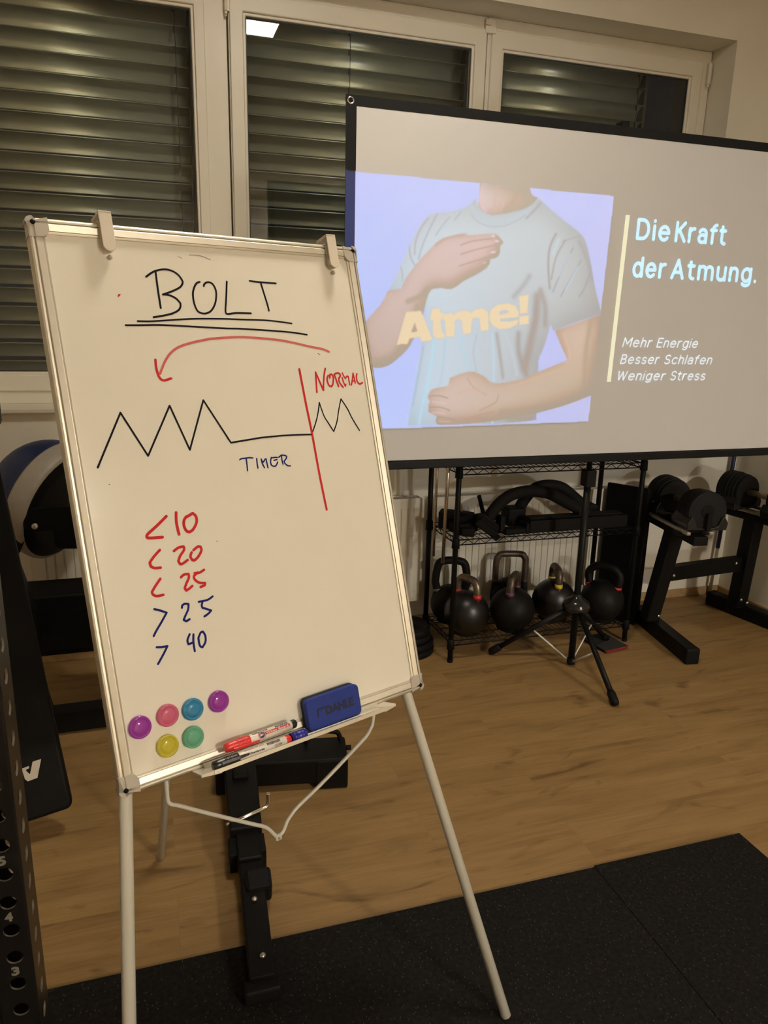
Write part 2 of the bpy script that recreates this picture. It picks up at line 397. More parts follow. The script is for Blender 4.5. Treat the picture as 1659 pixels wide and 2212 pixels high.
def hinge(w, x, z, h):
    m = MB(); m.tube([(x, YF - .006, z), (x, YF - .006, z + h)], .0075, 14); m.tube([(x, YF - .006, z - .014), (x, YF - .006, z - .002)], .0065, 14); m.tube([(x, YF - .006, z - .022), (x, YF - .006, z - .016)], .0045, 12)
    m.box((x - .004, YF - .006, z), (x + .016, YF + .014, z + h)); m.build('hinge', 'window_plastic', w, bevel=.001)
hinge(w2, .395, 2.82, .10); hinge(w3, 2.872, 2.80, .10)
MB().box((1.596, YF - .006, 2.885), (1.652, YF + .012, 2.945)).build('corner_cover', 'window_plastic', w3, bevel=.004)
MB().box((1.596, YF - .008, 2.915), (1.620, YF + .0, 2.917)).build('cover_seam', 'grille_dark', w3)

# outside venetian blinds, one per window
def blind(x0, x1, cords, label):
    t = thing('venetian_blind', label, 'blind', ((x0 + x1) / 2, 3.764, 1.18), 'outside blinds of the three windows')
    m = MB(); z = 2.935; prof = []
    y, dz = 0., 0.; k = 8
    prof.append((y - .004, dz - .004)); prof.append((y, dz))
    for i in range(k):
        a = math.radians(6 + 84 * (i + .5) / k); y += .0112 * math.cos(a); dz -= .0112 * math.sin(a); prof.append((y, dz))
    prof.append((y + .001, dz - .004))
    while z > 1.22:
        vs = [V(x, 3.727 + a, z + b) for x in (x0, x1) for a, b in prof]; n = len(prof)
        m.add(vs, [(i, i + 1, n + i + 1, n + i) for i in range(n - 1)], 0, True); z -= .079
    s = m.build('slats', 'blind_slat', t, recalc=False); md = s.modifiers.new('s', 'SOLIDIFY'); md.thickness = .0006
    for cx in cords:
        c = MB(); c.tube([(cx, 3.721, 1.2), (cx, 3.721, 2.95)], .0014, 6); zz = 2.935
        while zz > 1.22: c.box((cx - .0075, 3.719, zz - .030), (cx - .0035, 3.723, zz - .004)); zz -= .079
        c.build('ladder_cord', 'blind_cord', t)
    MB().box((x0 + .02, 3.73, 1.176), (x1 - .02, 3.80, 1.195)).build('bottom_rail', 'blind_rail', t, bevel=.003)
    for xx in (x0 - .022, x1 + .004): MB().box((xx, 3.735, 1.17), (xx + .018, 3.79, 2.955)).build('guide_rail', 'blind_rail', t)
    return t
blind(-1.0, .238, (.188, -.74), 'grey slatted outside blind behind the left window pane')
blind(.44, 1.548, (.97,), 'grey slatted outside blind behind the middle window, beside the projection screen')
blind(1.66, 2.576, (2.532,), 'grey slatted outside blind behind the right window, mostly hidden above the projection screen')

# panel radiators
def radiator(x0, x1, label):
    t = thing('radiator', label, 'radiator', ((x0 + x1) / 2, 3.40, .17), 'panel radiators under the window'); z0, z1, yf = .17, .715, 3.356
    m = MB(); pts = []; x = x0 + .03
    while x < x1 - .05:
        pts += [(x, .0), (x + .0265, .0), (x + .029, .006), (x + .0345, .006)]; x += .037
    pts = [(x0, 0)] + pts + [(x1, 0)]
    zz = [z0, z0 + .02, z0 + .045, z1 - .075, z1 - .05, z1 - .012]; sc = [0, 0, 1, 1, 0, 0]
    vs = [V(px, yf + d * s, z) for z, s in zip(zz, sc) for px, d in pts]; n = len(pts)
    m.add(vs, [(r * n + i, r * n + i + 1, (r + 1) * n + i + 1, (r + 1) * n + i) for r in range(5) for i in range(n - 1)])
    m.box((x0, yf + .008, z0), (x1, yf + .012, z1 - .012)); m.build('panel', 'radiator_enamel', t)
    MB().box((x0, yf + .055, z0), (x1, yf + .065, z1 - .012)).build('panel', 'radiator_enamel', t, bevel=.003)
    g = MB(); g.box((x0 + .002, yf - .002, z1 - .012), (x1 - .002, yf + .010, z1)); g.box((x0 + .002, yf + .055, z1 - .012), (x1 - .002, yf + .067, z1)); x = x0 + .01
    while x < x1 - .01: g.box((x, yf + .008, z1 - .006), (x + .005, yf + .058, z1 - .001)); x += .011
    g.build('grille', 'radiator_enamel', t)
    MB().box((x0 + .004, yf + .012, z1 - .03), (x1 - .004, yf + .055, z1 - .022)).build('convector', 'grille_dark', t)
    for xx in (x0 - .002, x1 - .001): MB().box((xx, yf + .002, z0 + .004), (xx + .003, yf + .064, z1 - .004)).build('side_panel', 'radiator_enamel', t)
    for xx in (x0 + .25, x1 - .25): MB().box((xx, yf + .06, z0 + .05), (xx + .03, YW - .002, z1 - .05)).build('wall_bracket', 'radiator_enamel', t)
radiator(-.53, 1.270, 'cream ribbed panel radiator on the left, partly behind the whiteboard')
radiator(1.345, 2.615, 'cream ribbed panel radiator behind the kettlebell shelf')

# rubber floor mats
for x0, x1, y1, lb in ((-1.3, 1.187, 1.578, 'black speckled rubber mat under the whiteboard easel'), (1.1885, 1.722, 1.584, 'black speckled rubber mat on the right with the exposed corner')):
    tag(MB().box((x0, -1.0, .0005), (x1, y1, .012)).build('rubber_mat', 'speckled_rubber', loc=((x0 + x1) / 2, .3, 0), bevel=.0015), lb, 'mat', 'rubber floor mats')

# ceiling panels (they light the room; one is mirrored in the middle window)
for i, (cx, cy, lx, ly, st) in enumerate(PANELS):
    nm = ['nearest the window', 'by the right wall at the far back of the room', 'on the left side of the room, level with the camera', 'at the back left of the room'][i]
    t = thing('ceiling_light', f'white rectangular ceiling light panel {nm}', 'ceiling light', (cx, cy, ZC), 'ceiling light panels')
    f = MB(); ex_ = lx / 2 + .012; ey_ = ly / 2 + .012
    f.box((cx - ex_, cy - ey_, ZC - .045), (cx + ex_, cy - ly / 2, ZC)); f.box((cx - ex_, cy + ly / 2, ZC - .045), (cx + ex_, cy + ey_, ZC))
    f.box((cx - ex_, cy - ly / 2, ZC - .045), (cx - lx / 2, cy + ly / 2, ZC)); f.box((cx + lx / 2, cy - ly / 2, ZC - .045), (cx + ex_, cy + ly / 2, ZC))
    f.build('frame', 'lamp_frame', t)
    mat(f'diffuser_{i}', (.8, .8, .8), .5, emit=PANEL_COL, estr=st)
    MB().box((cx - lx / 2 + .001, cy - ly / 2 + .001, ZC - .043), (cx + lx / 2 - .001, cy + ly / 2 - .001, ZC - .038)).build('diffuser', f'diffuser_{i}', t)

# ------------------------------------------------------------------ whiteboard easel
BX = Vector((.9386, .3449, 0)).normalized(); BZ = Vector((.3301, -.8983, .29)); BZ = (BZ - BX * BZ.dot(BX)).normalized(); BY = BZ.cross(BX)
BO = V(-.085, 1.185, .766)
TB = frame_T(BO, BX, BY, BZ)                                        # board frame: x along the bottom edge, y up the board, z towards the room
def b(x, y, z=0.): return TB @ V(x, y, z)
BW, BH = .68, 1.0
ez_ = thing('whiteboard_easel', 'white flipchart easel with a framed whiteboard covered in handwriting', 'whiteboard', (.3, 1.45, 0))
pn = MB().box((.012, .012, -.010), (BW - .012, BH - .012, 0), TB).build('whiteboard_panel', 'board_enamel', ez_)
MB().box((.010, .010, -.0135), (BW - .010, BH - .010, -.0102), TB).build('back_sheet', 'board_back', ez_)
PROF = [(0, -.014), (0, .003), (.0015, .0055), (.0045, .0065), (.0074, .0065), (.0078, .0015), (.0096, .0015), (.0100, .0068), (.0110, .0074), (.0216, .0056), (.0219, .0030), (.0231, .0030), (.0234, .0042), (.0245, .0038), (.0262, .0030), (.0262, .0004), (.012, .0004), (.010, -.014)]
def rail(p0, p1, inn):
    # profile swept along an edge, mitred; inn = inward direction in board axes
    p0 = Vector(p0); p1 = Vector(p1); d = (p1 - p0).normalized(); inn = Vector(inn); n = len(PROF)
    vs = [b(*((p0 + d * w + inn * w).to_2d()), h) for w, h in PROF] + [b(*((p1 - d * w + inn * w).to_2d()), h) for w, h in PROF]
    return MB().add(vs, [(i, (i + 1) % n, n + (i + 1) % n, n + i) for i in range(n)] + [tuple(range(n)), tuple(range(2 * n - 1, n - 1, -1))])
C4 = [(0, 0, 0), (BW, 0, 0), (BW, BH, 0), (0, BH, 0)]; IN = [(0, 1, 0), (-1, 0, 0), (0, -1, 0), (1, 0, 0)]
for k in range(4): rail(C4[k], C4[(k + 1) % 4], IN[k]).build('frame_rail', 'aluminium', ez_)
for cx, cy, sx, sy in ((0, 0, 1, 1), (BW, 0, -1, 1), (BW, BH, -1, -1), (0, BH, 1, -1)):
    T = TB @ Matrix.Translation((cx, cy, 0)) @ Matrix.Diagonal((sx, sy, 1, 1))
    e = -.0018
    o1 = [(e + .010 * (1 - math.sin(t)), e + .010 * (1 - math.cos(t))) for t in [math.pi / 2 * k / 6 for k in range(7)]]
    poly = list(reversed(o1)) + [(.034, e), (.034, .0215), (.0275, .0285), (.0215, .0345), (e, .0345)]
    poly = [(.034, e), (.034, .0225), (.0290, .0300), (.0225, .034), (e, .034)] + o1
    m = MB().prism(poly, -.015, .0062, T)
    m.prism([(.0105, .0105), (.034, .0105), (.034, .0225), (.029, .03), (.0225, .034), (.0105, .034)], .0062, .0088, T)
    m.prism([(.034, e + .001), (.034, .0075), (.0075, .0075), (.0075, .034), (e + .001, .034)] + [(x + .001 * (x < .003), y + .001 * (y < .003)) for x, y in o1], .0062, .0078, T)
    c = m.build('corner_cap', 'cap_plastic', ez_, bevel=.0008)
    MB().lathe([(.0042, -.001), (.0042, .0006), (0, .0006)], T @ Matrix.Translation((.0092, .0092, .0086)), 14).build('rivet_hole', 'ink_black', c)
# pen tray
ty = -.0015
tr = MB(); tp = [(.0, ty), (.052, ty), (.052, ty + .0075), (.0505, ty + .0075), (.0505, ty + .0018), (.028, ty + .0018), (.026, ty + .0030), (.024, ty + .0018), (.008, ty + .0018), (.008, ty + .010), (.0, ty + .010)]
tx0, tx1 = .150, .545; n = len(tp)
tr.add([b(x, y, z + .006) for x in (tx0, tx1) for z, y in tp], [(i, (i + 1) % n, n + (i + 1) % n, n + i) for i in range(n)] + [tuple(range(n)), tuple(range(2 * n - 1, n - 1, -1))])
tray = tr.build('pen_tray', 'aluminium', ez_)
for xx, sg in ((tx0, -1), (tx1, 1)):
    m = MB(); x_in, x_out = (xx, xx - .022) if sg < 0 else (xx, xx + .022)
    m.add([b(x_in - sg * .014, ty - .0015, .006), b(x_in - sg * .014, ty - .0015, .060), b(x_out, ty - .0005, .050), b(x_out, ty - .0005, .006),
           b(x_in - sg * .014, ty + .0010, .006), b(x_in - sg * .006, ty + .0075, .058), b(x_out, ty + .0050, .050), b(x_out, ty + .0035, .006)],
          [(0, 1, 2, 3), (4, 7, 6, 5), (0, 4, 5, 1), (1, 5, 6, 2), (2, 6, 7, 3), (3, 7, 4, 0)])
    m.build('tray_end_cap', 'aluminium' if sg < 0 else 'clamp_plastic', tray, bevel=.001)
# paper clamps over the top edge
for cx in (.129, .609):
    m = MB(); w = .0115
    out = [(w * math.cos(t), .957 + w * math.sin(t)) for t in [math.pi + math.pi * k / 10 for k in range(11)]] + [(w, 1.017), (-w, 1.017)]
    T = TB @ Matrix.Translation((cx, 0, 0))
    m.prism(out, .017, .0205, T); m.prism([(x * .97, y) for x, y in out[:-2]] + [(w * .97, 1.006), (-w * .97, 1.006)], .0075, .0095, T)
    m.box((-w, 1.012, -.024), (w, 1.0175, .0205), T); m.box((-w, .965, -.024), (w, 1.0175, -.020), T); m.box((-w * .8, .953, .0095), (w * .8, .966, .017), T)
    c = m.build('paper_clamp', 'clamp_plastic', ez_, bevel=.0016, seg=3)
    MB().lathe([(.004, 0), (.0045, .003), (.003, .006), (0, .007)], T @ Matrix.Translation((.002, .9395, .003)), 12).build('clamp_foot', 'cap_plastic', c)
# legs
ftR = V(.713, 1.21, .012); ftL = V(-.104, .932, .012); ftB = V(-.041, 1.978, 0)
def leg(a, bb, r, nm='leg'):
    o = MB().tube([a, bb], r, 24).build(nm, 'leg_enamel', ez_)
    return o
leg(ftR, b(.5405, .86, -.083), .0118)
leg(ftL, b(.158, .86, -.083), .0118)
leg(ftB, b(.345, .90, -.10), .0115)
MB().box((.13, .845, -.095), (.565, .885, -.07), TB).build('top_bracket', 'leg_enamel', ez_, bevel=.003)
MB().box((.32, .86, -.125), (.37, .93, -.07), TB).build('hinge_block', 'cap_plastic', ez_, bevel=.003)
for xx in (.145, .53): MB().box((xx, .84, -.075), (xx + .03, .90, -.012), TB).build('board_bracket', 'leg_enamel', ez_, bevel=.002)
WIRE = [(.1191, .10), (.1185, -.03), (.1159, -.0747), (.1170, -.083), (.1228, -.0892), (.135, -.096), (.1907, -.1329), (.279, -.1895), (.298, -.201), (.312, -.2125), (.3275, -.2360)]
WIR2 = [(.3345, -.2360), (.3453, -.2307), (.358, -.214), (.3729, -.2025), (.390, -.193), (.4605, -.1640), (.572, -.1120), (.592, -.101), (.604, -.090), (.612, -.079), (.6238, -.040), (.645, .06)]
m = MB(); m.tube(smooth_path([b(x, y, -.12) for x, y in WIRE], 4, 80), .0042, 10); m.tube(smooth_path([b(x, y, -.12) for x, y in WIR2], 4, 80), .0042, 10)
wr = m.build('spreader_wire', 'leg_enamel', ez_)
m = MB(); m.box((.3235, -.2450, -.125), (.339, -.231, -.115), TB); m.build('wire_joint', 'leg_enamel', wr, bevel=.003)
MB().lathe([(.0028, 0), (.0028, .001), (0, .0012)], TB @ Matrix.Translation((.3312, -.239, -.1152)), 10).build('rivet', 'bolt_metal', wr)
for sgn, (p, q) in enumerate((((.1191, .10, -.12), (.068, .06, -.045)), ((.645, .06, -.12), (.645, .02, -.03)))):
    MB().tube([b(*p), b(*q)], .004, 8).build('wire_clip', 'leg_enamel', wr)

# handwriting (board coordinates in tenths of a millimetre)
STROKES=[
 ('bolt','k',34,[(2133,9216),(2122,8865),(2120,8519)]),
 ('bolt','k',34,[(1939,9097),(2044,9172),(2158,9224),(2317,9257),(2457,9235),(2567,9166),(2628,9064),(2626,9005),(2564,8931),(2444,8867),(2316,8815),(2202,8776)]),
 ('bolt','k',34,[(2202,8776),(2320,8769),(2443,8715),(2520,8624),(2509,8554),(2453,8482),(2322,8420),(2148,8377),(1955,8342)]),
 ('bolt','k',34,[(2982,9053),(2908,9018),(2841,8920),(2801,8800),(2798,8633),(2837,8492),(2916,8442),(3018,8442),(3130,8500),(3230,8635),(3283,8795),(3291,8916),(3245,9023),(3173,9055),(3106,9040),(3062,9002),(3052,8973)]),
 ('bolt','k',34,[(3558,9088),(3481,8727),(3429,8506),(3434,8452),(3476,8439),(3660,8463),(3981,8465)]),
 ('bolt','k',34,[(4066,9127),(4298,9111),(4665,9106)]),
 ('bolt','k',34,[(4313,9106),(4351,8872),(4390,8646),(4402,8532)]),
 ('underline','k',30,[(1644,8264),(1943,8268),(2668,8325),(3332,8340),(3729,8334),(4349,8326),(4893,8275)]),
 ('underline','k',32,[(1411,8185),(1697,8190),(2163,8197),(3300,8153),(3696,8148),(4309,8120),(4826,8088),(5223,8040)]),
 ('arrow','p',42,[(5713,7673),(5547,7734),(5245,7788),(4790,7882),(4376,7939),(3667,7981),(3070,7948),(2983,7938),(2645,7873),(2362,7791),(2175,7676),(2043,7527),(1946,7367),(1903,7288)]),
 ('arrow','r',42,[(1859,7548),(1850,7392),(1869,7254),(1905,7185),(1959,7160),(2033,7176),(2102,7195)]),
 ('wave','k',32,[(519,5671),(1064,6607),(1434,5792),(1987,6687),(2241,5834),(2667,6759),(3097,5901),(3771,5950),(4245,5955),(4572,5946),(4938,5928)]),
 ('wave','k',26,[(4986,5981),(5113,6197),(5206,6409),(5264,6590),(5290,6463),(5335,6284),(5424,6118),(5513,5952),(5630,6147),(5731,6414),(5830,6640),(5958,6419),(6050,6190),(6189,5925)]),
 ('bar','r',46,[(4903,7309),(4929,6622),(4964,5975),(4989,5092),(5030,4322)]),
 ('normal','r',36,[(5243,6808),(5273,7075),(5290,7238),(5343,7073),(5417,6844),(5449,7002),(5496,7178),(5548,7312)]),
 ('normal','r',36,[(5597,7159),(5563,7109),(5554,7033),(5578,6947),(5628,6916),(5676,6961),(5710,7062),(5715,7139),(5683,7186),(5641,7174),(5628,7107)]),
 ('normal','r',36,[(5763,7154),(5788,7043),(5820,6914)]),
 ('normal','r',36,[(5752,7176),(5807,7200),(5879,7201),(5913,7168),(5895,7125),(5852,7084),(5861,6998),(5934,6893)]),
 ('normal','r',30,[(5948,7107),(5965,7003),(5999,6912),(6018,6954)]),
 ('normal','r',30,[(5972,7205),(5996,7140),(6027,7087),(6083,7133),(6116,7119),(6116,7033),(6119,6942)]),
 ('normal','r',32,[(6159,6932),(6207,7047),(6256,7194),(6263,7089),(6270,6972)]),
 ('normal','r',25,[(6192,6996),(6246,7029),(6286,7019)]),
 ('normal','r',36,[(6356,7178),(6327,7096),(6339,6991),(6394,6946),(6469,6974)]),
 ('timer','b',26,[(3225,5553),(3270,5572),(3347,5572),(3433,5574),(3512,5562)]),
 ('timer','b',26,[(3367,5563),(3364,5473),(3355,5326)]),
 ('timer','b',26,[(3594,5541),(3588,5451),(3589,5349)]),
 ('timer','b',26,[(3693,5524),(3703,5432),(3735,5342)]),
 ('timer','b',26,[(3700,5488),(3729,5457),(3779,5512),(3801,5514),(3807,5422),(3813,5334)]),
 ('timer','b',26,[(3945,5524),(4004,5527),(4061,5519)]),
 ('timer','b',26,[(3971,5470),(4045,5479)]),
 ('timer','b',26,[(3925,5534),(3892,5454),(3897,5381),(3941,5353),(4002,5363),(4050,5430)]),
 ('timer','b',26,[(4160,5565),(4156,5469),(4165,5375)]),
 ('timer','b',26,[(4093,5523),(4153,5553),(4226,5551),(4276,5526),(4259,5483),(4200,5432),(4214,5382),(4269,5333),(4332,5322)]),
 ('ten','r',46,[(1589,4660),(1388,4515),(1201,4392),(1172,4341),(1216,4314),(1457,4293)]),
 ('ten','r',46,[(1783,4703),(1759,4516),(1773,4296)]),
 ('ten','r',46,[(1963,4600),(1909,4537),(1892,4440),(1920,4344),(1973,4307),(2054,4345),(2141,4461),(2152,4574),(2097,4646),(1978,4598)]),
 ('twenty','r',42,[(1368,4070),(1243,3971),(1151,3877),(1160,3807),(1223,3765),(1333,3752)]),
 ('twenty','r',42,[(1625,4010),(1726,4057),(1821,4058),(1819,3999),(1729,3901),(1678,3811),(1704,3750),(1748,3750),(1856,3801)]),
 ('twenty','r',42,[(1954,3926),(1919,3854),(1945,3785),(1987,3771),(2071,3828),(2149,3929),(2146,4001),(2087,4011),(1997,3962)]),
 ('twenty_five','r',41,[(1293,3554),(1184,3444),(1106,3350),(1119,3299),(1182,3259),(1301,3258)]),
 ('twenty_five','r',41,[(1678,3509),(1743,3546),(1830,3543),(1826,3473),(1758,3373),(1716,3297),(1737,3250),(1800,3273),(1865,3310)]),
 ('twenty_five','r',41,[(2140,3564),(2035,3526),(1947,3536)]),
 ('twenty_five','r',41,[(2008,3539),(1924,3483),(1929,3425),(2005,3346),(2120,3317),(2106,3276),(2020,3258)]),
 ('over_twenty_five','b',34,[(1097,3040),(1194,2994),(1309,2927),(1187,2781),(1067,2644),(1010,2568)]),
 ('over_twenty_five','b',34,[(1603,2954),(1614,2994),(1669,3017),(1738,2996),(1715,2902),(1648,2803),(1599,2730),(1644,2694),(1714,2718)]),
 ('over_twenty_five','b',34,[(2225,3039),(2111,2995),(1938,2996)]),
 ('over_twenty_five','b',34,[(2011,2981),(1984,2915),(1992,2870),(2068,2832),(2151,2785),(2091,2741),(2001,2704)]),
 ('forty','b',34,[(1030,2360),(1128,2340),(1225,2332),(1135,2214),(1006,2061)]),
 ('forty','b',34,[(1668,2446),(1608,2348),(1616,2268),(1684,2280)]),
 ('forty','b',34,[(1738,2427),(1714,2280),(1713,2117)]),
 ('forty','b',34,[(1820,2339),(1879,2425),(1926,2435),(1959,2348),(1945,2238),(1870,2149),(1825,2195),(1820,2339)]),
 ('speck','k',11,[(5425,7639),(5472,7609)]),
 ('speck','r',22,[(1362,8709),(1397,8744),(1368,8732)]),
 ('speck','g',11,[(2626,9522),(2695,9492)]),
 ('speck','g',14,[(2855,9567),(3081,9566),(3275,9503)]),
 ('speck','k',10,[(661,5361),(676,5351)]),
 ('speck','k',10,[(2480,4045),(2492,4061)]),
]

INK = dict(k='ink_black', r='ink_red', p='ink_pink', b='ink_blue', g='ink_grey')
WNAME = dict(bolt='written_heading', underline='written_underline', arrow='written_arrow', wave='written_breathing_curve', bar='written_bar', normal='written_word', timer='written_word', ten='written_number', twenty='written_number', twenty_five='written_number', over_twenty_five='written_number', forty='written_number', speck='ink_speck')
WLAB = dict(bolt='black handwritten word BOLT', underline='two black handwritten underlines', arrow='red curved arrow pointing left', wave='black zigzag breathing curve', bar='red vertical line', normal='red handwritten word NORMAL', timer='blue handwritten word TIMER',
            ten='red handwritten < 10', twenty='red handwritten < 20', twenty_five='red handwritten < 25', over_twenty_five='blue handwritten > 25', forty='blue handwritten > 40', speck='small stray marker specks')
def ink(name, label, strokes):
    m = MB(); cols = []
    for w, c, wi, pts in strokes:
        if INK[c] not in cols: cols.append(INK[c])
        p = [(x / 10000., y / 10000., 0) for x, y in pts]
        q = smooth_path(p, 5, 48) if w != 'wave' or wi < 32 else [Vector(v) for v in p]
        if w == 'arrow' and c == 'p': q = smooth_path(p, 6, 170)
        ribbon(m, q, wi / 10000. * (1.2 if w in NUMS else 1.12), TB, .0004, cols.index(INK[c]))
    o = m.build(name, cols, pn, recalc=False); o['label'] = label
NUMS = ('ten', 'twenty', 'twenty_five', 'over_twenty_five', 'forty')
for wd in WNAME:
    st = [s for s in STROKES if s[0] == wd]
    if wd in NUMS: ink('written_sign', WLAB[wd].replace('<', 'sign <').replace('>', 'sign >').split(' 1')[0].split(' 2')[0].split(' 4')[0], st[:1]); ink('written_number', WLAB[wd].replace('< ', '').replace('> ', ''), st[1:])
    elif wd == 'bolt':
        for ch, a, e in (('B', 0, 3), ('O', 3, 4), ('L', 4, 5), ('T', 5, 7)): ink('written_letter', 'black handwritten letter ' + ch, st[a:e])
    else: ink(WNAME[wd], WLAB[wd], st)

# ------------------------------------------------------------------ magnets, eraser, markers on the board
def magnet(mt, x, y, label):
    t = thing('magnet', label, 'magnet', b(x, y, 0), 'round magnets on the whiteboard')
    T = frame_T(b(x, y, .0004), BX, BY, BZ)
    MB().lathe([(0, 0), (.0165, 0), (.0195, .0008), (.0203, .0030), (.0198, .0060), (.0180, .0078), (.0160, .0078), (.0150, .0062), (.0138, .0060), (.0128, .0072), (.0115, .0080), (.006, .0086), (0, .0088)], T, 48).build('holder', mt, t)
    return t
for mt, x, y, lb in (('plastic_purple', .0505, .1067, 'round translucent purple magnet, nearest to the left frame'), ('plastic_pink', .1018, .1126, 'round translucent pink magnet above the yellow one'), ('plastic_blue', .1487, .1095, 'round translucent blue magnet above the green one'),
                     ('plastic_purple', .1999, .1092, 'round translucent purple magnet, furthest to the right beside the blue one'), ('plastic_yellow', .0930, .0596, 'round translucent yellow magnet below the pink one'), ('plastic_green', .1412, .0601, 'round translucent green magnet below the blue one')):
    magnet(mt, x, y, lb)

t = thing('board_eraser', 'blue foam whiteboard eraser with a black felt underside standing in the pen tray', 'eraser', b(.43, .004, .02))
def rrect(w, h, r, n=6, j=0.):
    p = []
    for cx, cy, a in ((w - r, h - r, 0), (r, h - r, 90), (r, r, 180), (w - r, r, 270)):
        for k in range(n + 1): th = math.radians(a + 90. * k / n); p.append((cx + r * math.cos(th), cy + r * math.sin(th)))
    return p
TE = TB @ Matrix.Translation((.3655, .0012, .0075)) @ Matrix.Rotation(math.radians(.6), 4, 'Z')
MB().prism(rrect(.127, .0635, .010), .008, .024, TE).build('foam_body', 'eraser_foam', t, bevel=.0018, seg=3)
MB().prism(rrect(.1275, .0645, .011), .0, .0085, TE).build('felt_pad', 'eraser_felt', t, bevel=.001)
m = MB(); put_text(m, 'DAHLE', TE @ Matrix.Translation((.0415, .0235, .0245)), .068, .0170, bold=.045)
m.prism([(.022, .0225), (.0255, .026), (.0255, .0375), (.039, .0375), (.0418, .0412), (.022, .0412)], .0242, .0246, TE)
m.build('printed_logo', 'eraser_print', t)

LIFT = {('t', 'marker_white'): .0003, ('t', 'cap_white'): .0005, ('o', 'print_red'): .0001, ('o', 'marker_white'): .0002, ('o', 'print_navy'): .0003, ('r', 'print_red'): -.0002}
def marker(label, cap, plug, px, axis_y, axis_z, ang, body_len, cap_at, prints, roll=0., tip=0., rise=0.):
    t = thing('whiteboard_marker', label, 'marker', b(px, axis_y, axis_z), 'markers in the pen tray')
    T = TB @ Matrix.Translation((px, axis_y, axis_z)) @ Matrix.Rotation(math.radians(ang), 4, 'Z') @ Matrix.Rotation(math.radians(rise), 4, 'Y') @ Matrix.Rotation(math.pi / 2, 4, 'Y')   # local z runs along the pen
    r = .0088; cl = .050
    bd = MB().lathe([(0, .040), (r * .9, .040), (r, .042), (r, body_len - .012), (0, body_len - .012)], T, 32).build('barrel', 'marker_white', t)
    cp = MB(); cp.lathe([(0, 0), (r * .80, 0), (r * .98, .002), (r * 1.06, .010), (r * 1.10, cl - .004), (r * 1.10, cl), (r, cl)], T, 32)
    Tc = T @ Matrix.Rotation(math.radians(roll), 4, 'Z')
    cp.add([Tc @ V(r * s, w, z) for s, w, z in ((.9, -.0035, .012), (1.24, -.003, .014), (1.3, -.003, cl), (1.22, -.0022, cl + .017), (1.05, -.002, cl + .018), (.9, .0035, .012), (1.24, .003, .014), (1.3, .003, cl), (1.22, .0022, cl + .017), (1.05, .002, cl + .018))],
           [(0, 1, 2, 3, 4), (9, 8, 7, 6, 5), (0, 5, 6, 1), (1, 6, 7, 2), (2, 7, 8, 3), (3, 8, 9, 4), (4, 9, 5, 0)])
    for k in range(4): cp.lathe([(r * 1.07, .022 + k * .007), (r * 1.13, .0235 + k * .007), (r * 1.13, .0255 + k * .007), (r * 1.08, .027 + k * .007)], T, 32)
    cp.build('cap', cap, t, bevel=.0006)
    MB().lathe([(r * .97, body_len - .0125), (r * 1.0, body_len - .010), (r * .98, body_len - .003), (r * .7, body_len), (0, body_len)], T, 28).build('end_plug', plug, t)
    def onbarrel(a0, z0, lift=0.):
        # text runs along the pen, wrapped round the barrel; a = angle, z = along
        return lambda x, y: T @ V((r + .00045 + lift) * math.cos(a0 - y / r), (r + .00045 + lift) * math.sin(a0 - y / r), z0 + x)
    for kind, txt, a0, z0, w, h, mt in prints:
        m = MB(); f = onbarrel(math.radians(a0), z0, LIFT.get((kind, mt), 0.))
        if kind == 't': put_text(m, txt, None, w, h, bold=.03 if mt != 'marker_white' else .02, shear=.25 if txt[0] == 'O' else 0, fn=f)
        elif kind == 'r':
            n = 14; vs = [f(w * i / n, h * j / 4 + (.0 if mt != 'x' else 0)) for i in range(n + 1) for j in range(5)]
            m.add(vs, [(i * 5 + j, (i + 1) * 5 + j, (i + 1) * 5 + j + 1, i * 5 + j + 1) for i in range(n) for j in range(4)])
        elif kind == 'b':
            x = 0.
            rr = random.Random(3)
            while x < w:
                q = rr.choice((.0003, .0005, .0008)); m.add([f(x, 0), f(x + q, 0), f(x + q, h / 2), f(x + q, h), f(x, h), f(x, h / 2)], [(0, 1, 2, 5), (5, 2, 3, 4)]); x += q + rr.choice((.0003, .0005))
        elif kind == 'o':
            n = 24; c = [(w * math.cos(2 * math.pi * k / n), w * math.sin(2 * math.pi * k / n)) for k in range(n)]
            m.add([f(x + w, y) for x, y in c], [tuple(range(n))])
        elif kind == 'a':
            n = 22; a = [(math.cos(2 * math.pi * k / n), math.sin(2 * math.pi * k / n)) for k in range(n)]
            m.add([f(x * w + w, y * h) for x, y in a] + [f(x * (w - .0003) + w, y * (h - .0003)) for x, y in a], [(k, (k + 1) % n, n + (k + 1) % n, n + k) for k in range(n)])
        m.build('print', mt, bd, recalc=False)
    return t
